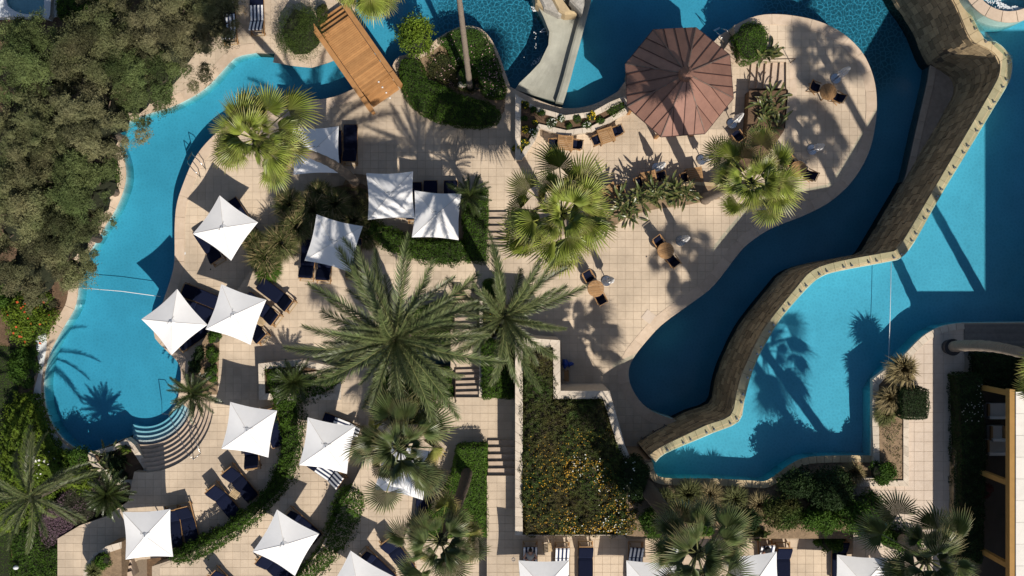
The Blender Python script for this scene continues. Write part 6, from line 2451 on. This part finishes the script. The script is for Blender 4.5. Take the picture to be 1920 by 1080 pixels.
t = thing('grass_plant', 'small grassy plant on the retaining wall at the bottom left', 'plant', tuple(P(175, 1066, 1.4)))
grass('tuft of grass on top of the brown retaining wall', 178, 1068, 1.45, .45, .5, 500, 'grass_blade', seed=90)
bpy.data.objects.remove(t)
# S hedges
H1 = smooth([(497, 700), (520, 690), (560, 705), (600, 705), (640, 690), (640, 715), (600, 742), (570, 752), (566, 800), (562, 850), (545, 905), (505, 955), (455, 998), (400, 1035), (345, 1060), (318, 1056), (330, 1036), (385, 1010),
             (440, 975), (490, 930), (515, 880), (528, 830), (520, 780), (505, 740)], 2, True)
hedge('clipped_hedge', 'long dark curved hedge sweeping from the cream planter to the lower left', 'hedge', H1, 1.25, 0, 'hedge_leaf', dens=850, size=.09, bump=.22, ragged=.14, edge=.3)
H2 = smooth([(655, 915), (680, 930), (678, 965), (655, 1010), (630, 1050), (590, 1090), (550, 1120), (530, 1110), (560, 1075), (600, 1035), (615, 990), (625, 945)], 2, True)
hedge('clipped_hedge', 'shorter dark curved hedge right of the hedge-side parasol', 'hedge', H2, 2.1, .9, 'hedge_leaf', dens=850, size=.09, bump=.22, ragged=.14, edge=.3)
hedge('clipped_hedge', 'bright clipped hedge block left of the lowest steps', 'hedge', [(858, 838), (912, 836), (913, 1008), (850, 1010), (790, 1012), (792, 970), (830, 930), (850, 880)], 2.9, 1.8, 'lawn_blade', dens=1150, size=.07, bump=.08)
hedge('clipped_hedge', 'green hedge strip right of the handrail steps', 'hedge', [(903, 640), (936, 640), (964, 645), (966, 748), (905, 748)], 2.3, .9, 'hedge_leaf', dens=900, size=.08)
hedge('clipped_hedge', 'green hedge panel below the big date palm heart', 'hedge', [(700, 700), (842, 692), (846, 765), (790, 770), (700, 775)], 2.0, .9, 'hedge_leaf', dens=900, size=.08, bump=.15)
hedge('clipped_hedge', 'green hedge panel behind the big date palm leaves', 'hedge', [(745, 590), (843, 560), (846, 640), (745, 650)], .8, 0, 'hedge_leaf', dens=900, size=.08, bump=.15)
shrub('round dark green bush above the handrail steps', 922, 545, 26, 26, 0, 1.3, 'green_leaf', 4500, .08, name='bush')
shrub('yellowing low bush under the second date palm', 920, 600, 24, 30, 0, 1.0, 'bright_leaf', 2200, .10, name='bush', flowers=[('yellow_petal', 90, .08)])
rosette('cycad', 'cycad growing from the cream planter box', 553, 715, .9, 46, CYC, 1.05, el=(80, 0), seed=11, cat='cycad', h=.5)
# orange flower bed
hedge('flower_bed', 'large bed of orange and white flowers inside the pale planter wall', 'flower bed',
      smooth([(984, 660), (1034, 655), (1038, 750), (1130, 752), (1150, 820), (1178, 870), (1205, 885), (1210, 940), (1195, 1002), (1100, 1004), (985, 1003), (978, 930), (980, 800)], 1, True), 3.95, 3.2, 'bed_leaf',
      dens=1250, size=.075, bump=.26, edge=.25, ragged=.1, core='coreb', flowers=[('orange_petal', 430, .044, [(975, 900), (1215, 900), (1215, 1010), (975, 1010)]), ('orange_petal', 230, .042, [(975, 800), (1150, 800), (1150, 920), (975, 920)]),
      ('orange_petal', 420, .044, [(1060, 860), (1160, 860), (1160, 1000), (1060, 1000)]), ('white_petal', 110, .058, [(1075, 850), (1155, 850), (1180, 1000), (1060, 1000)])], bsc=3.6)
shrub('dark leafy shrub at the right rim of the orange flower bed', 1190, 900, 34, 50, 3.4, 1.2, 'dark_leaf', 8000, .09, flowers=[('white_petal', 14, .06)])
# beds south of the upper pool
GS = [(1245, 935, .55, .8, 'grass_blade', 'green grass tuft left of the others below the pool point'), (1290, 925, .7, .9, 'grass_blade', 'broad green grass tuft under the pool coping'), (1330, 925, .6, .8, 'dry_grass_blade', 'straw coloured grass tuft under the pool coping'),
      (1375, 935, .65, .8, 'grass_blade', 'dark green grass tuft midway along the pool coping'), (1420, 945, .6, .8, 'dry_grass_blade', 'dry brown grass tuft by the coping bend'), (1310, 965, .7, .8, 'grass_blade', 'grass tuft in front of the lower palm leaves'),
      (1598, 884, .6, .8, 'dry_grass_blade', 'blond grass fountain at the corner of the upper pool'), (1688, 690, .75, 1.1, 'dry_grass_blade', 'tall blond grass fountain at the pool bend'), (1665, 745, .6, .8, 'dry_grass_blade', 'blond grass below the tall fountain'),
      (1660, 775, .5, .5, 'grass_blade', 'short green grass in the dry bed')]
for i, (px, py, r_, h_, m_, lb) in enumerate(GS):
    grass(lb, px, py, 3.85 if px < 1600 else 4.1, r_, h_, 900, m_, seed=110 + i, plumes=80 if 'tall' in lb else 0, lean=(-.1, -.1) if px > 1590 else (0, 0))
SS = [(1235, 985, 42, 34, 1.5, 'green_leaf', 'leafy shrub to the left of the lower palm trunk', 6000), (1395, 975, 40, 26, 1.0, 'dark_leaf', 'greyish shrub right of the lower palm trunk', 4500),
      (1470, 960, 46, 36, 1.2, 'bed_leaf', 'brown green shrub below the pool bend', 6000), (1500, 905, 44, 32, 1.6, 'dark_leaf', 'dark shrub in the shade below the pool bend', 5500),
      (1560, 920, 50, 42, 2.2, 'dark_leaf', 'tall dark shrub touching the blond grass', 8000), (1545, 975, 46, 30, 1.6, 'green_leaf', 'green shrub above the last lounger', 6000),
      (1620, 965, 56, 44, 2.4, 'green_leaf', 'tall leafy shrub at the edge of the shaded walk', 9000), (1680, 1010, 62, 36, 2.2, 'green_leaf', 'spreading leafy shrub behind the right lower palm', 8000),
      (1560, 1020, 30, 20, 1.2, 'green_leaf', 'small green shrub beside the last navy lounger', 2600), (1655, 886, 26, 26, 1.0, 'green_leaf', 'bright round shrub in the corner of the dry bed', 3200),
      (1420, 1000, 40, 14, .8, 'bed_leaf', 'low brownish shrub above the loungers', 3000), (1320, 990, 36, 16, 1.0, 'green_leaf', 'low green shrub under the lower palm', 2500)]
for i, (px, py, rx, ry, h_, m_, lb, n_) in enumerate(SS):
    z_ = 3.85 if px < 1640 and py < 1003 else (4.1 if py < 950 else 3.2)
    shrub(lb, px, py, rx, ry, z_ - (.0 if py < 1000 else .5), h_, m_, n_, .10, seed=740 + i, feather=.5, core='core')
hedge('topiary', 'dark clipped square topiary on the pale walk', 'topiary', smooth([(1692, 735), (1700, 729), (1738, 730), (1744, 738), (1744, 778), (1736, 787), (1700, 786), (1692, 778)], 2, True), 5.2, 4.05, 'dark_leaf', dens=1500, size=.06, bump=.03, edge=.18, ragged=.03)
hedge('clipped_hedge', 'long dark hedge in front of the pergola terrace', 'hedge', [(1800, 705), (1845, 703), (1852, 860), (1848, 1000), (1846, 1060), (1806, 1060), (1804, 860)], 5.3, 4.05, 'dark_leaf', dens=800, size=.08, bump=.1, flowers=[('white_petal', 40, .05, [(1795, 700), (1850, 700), (1850, 790), (1795, 790)])])
hedge('clipped_hedge', 'dark hedge between wooden deck and building', 'hedge', [(1838, 664), (1960, 668), (1960, 740), (1905, 738), (1842, 712)], 5.2, 4.05, 'dark_leaf', dens=700, size=.09, bump=.1)
shrub('small maroon leafed shrub beside the long dark hedge', 1846, 920, 17, 17, 4.1, 1.3, 'maroon_leaf', 900, .08, clump=(.12, .22))
hedge('ground_cover', 'sparse low creepers in the dry bed', 'ground cover', [(1650, 790), (1692, 790), (1692, 895), (1652, 880)], 4.3, 4.15, 'bed_leaf', dens=260, size=.07, bump=.1, core='coreb', gaps=.2)
hedge('clipped_hedge', 'dark hedge strip beside the small plunge pool', 'hedge', [(104, -60), (190, -60), (200, 20), (104, 30)], .8, G, 'hedge_leaf', dens=700, size=.09, bump=.15)
hedge('clipped_hedge', 'low green hedge between olive grove and pool coping', 'hedge', smooth([(196, 300), (212, 296), (217, 320), (213, 350), (200, 362), (190, 340)], 2, True), -.4, G, 'hedge_leaf', dens=800, size=.08)

# ================================================================== PALMS
tall = 'tall palms rising above the terraces'
palm('fan_palm', 'bright green fan palm leaning over the left pool', (672, 347), G, (482, 262), 9.5, 25, FAN, .22, .15, 1.06, seed=1, elev=(84, -26), pw=1.0, dead=.14, bend=(.5, .2))
palm('fan_palm', 'bright green fan palm in the centre beside the five steps', (1052, 430), 0, (1052, 402), 6.4, 31, FAN, .26, .2, 1.24, seed=2, elev=(86, -32), pw=1.0, dead=.12)
palm('fan_palm', 'bright green fan palm right of centre with its foot by the strap plants', (1322, 372), 0, (1408, 345), 10.5, 25, FAN, .24, .16, .88, seed=3, elev=(84, -32), pw=1.0, dead=.12, bend=(.2, .2))
palm('fan_palm', 'sunlit fan palm cut by the top edge over the timber bridge', (735, -40), G, (692, -42), 9.5, 30, FAN, .24, .17, .92, seed=4, elev=(80, -32), pw=1.0)
palm('tall_palm', 'slim tall palm rising from the planted island and leaving the top edge', (881, 163), G, (850, -95), 14.0, 24, FAN, .14, .09, .7, seed=5, elev=(66, -32), pw=.9)
palm('fan_palm', 'dark fan palm over the lower terrace parasols', (780, 800), .9, (752, 836), 9.6, 28, FAND, .26, .2, 1.08, seed=6, elev=(84, -36), pw=1.0, dead=.12)
palm('fan_palm', 'small ragged fan palm at the bottom edge with a brown trunk', (879, 868), 1.8, (826, 1012), 8.2, 20, FAND, .26, .18, .98, seed=7, elev=(80, -30), pw=1.0, dead=.2, bend=(.2, .1), bark='bark_dark')
palm('fan_palm', 'fan palm at the bottom edge with a thick leaning trunk', (1212, 915), 3.85, (1306, 1034), 9.2, 27, FAND, .34, .22, 1.10, seed=8, elev=(84, -28), pw=1.0, dead=.1, bark='bark_dark')
palm('fan_palm', 'fan palm crown at the bottom right corner', (1690, 1010), 3.85, (1732, 1046), 11.5, 25, FAND, .24, .18, 1.06, seed=9, elev=(84, -32), pw=1.0, dead=.1)
palm('tall_palm', 'palm whose curved trunk crosses the wooden deck at the right edge', (1779, 651), 4.1, (1998, 690), 12.8, 28, FAN, .24, .17, .8, seed=12, elev=(60, -40), pw=.8, bend=(-.1, .35), group=tall)
palm('tall_palm', 'palm outside the right edge whose trunk shadow stripes the upper pool', (1948, 705), 4.1, (2213, 640), 16.0, 26, FAN, .24, .17, .8, seed=13, elev=(60, -40), pw=.8, group=tall)
palm('tall_palm', 'palm beyond the bottom edge whose crown shades the centre terrace', (1720, 1180), 2.7, (1815, 1190), 15.6, 28, FAN, .24, .17, .8, seed=17, elev=(70, -40), pw=.8, group=tall)
palm('date_palm', 'large date palm spreading over the middle terraces', (760, 622), .5, (742, 634), 10.0, 58, DATE, .34, .28, 1.10, seed=14, elev=(72, -30), pw=.85, bark='bark_dark')
palm('date_palm', 'smaller date palm right of the large one beside the planter wall', (947, 585), 0, (945, 596), 8.4, 36, DATE, .30, .25, .90, seed=15, elev=(70, -26), pw=.85, bark='bark_dark')
palm('date_palm', 'grey green date palm with a leaning trunk at the lower left', (128, 892), G, (62, 930), 4.8, 26, DATE, .30, .24, .80, seed=16, elev=(66, -34), pw=.85, bark='bark')
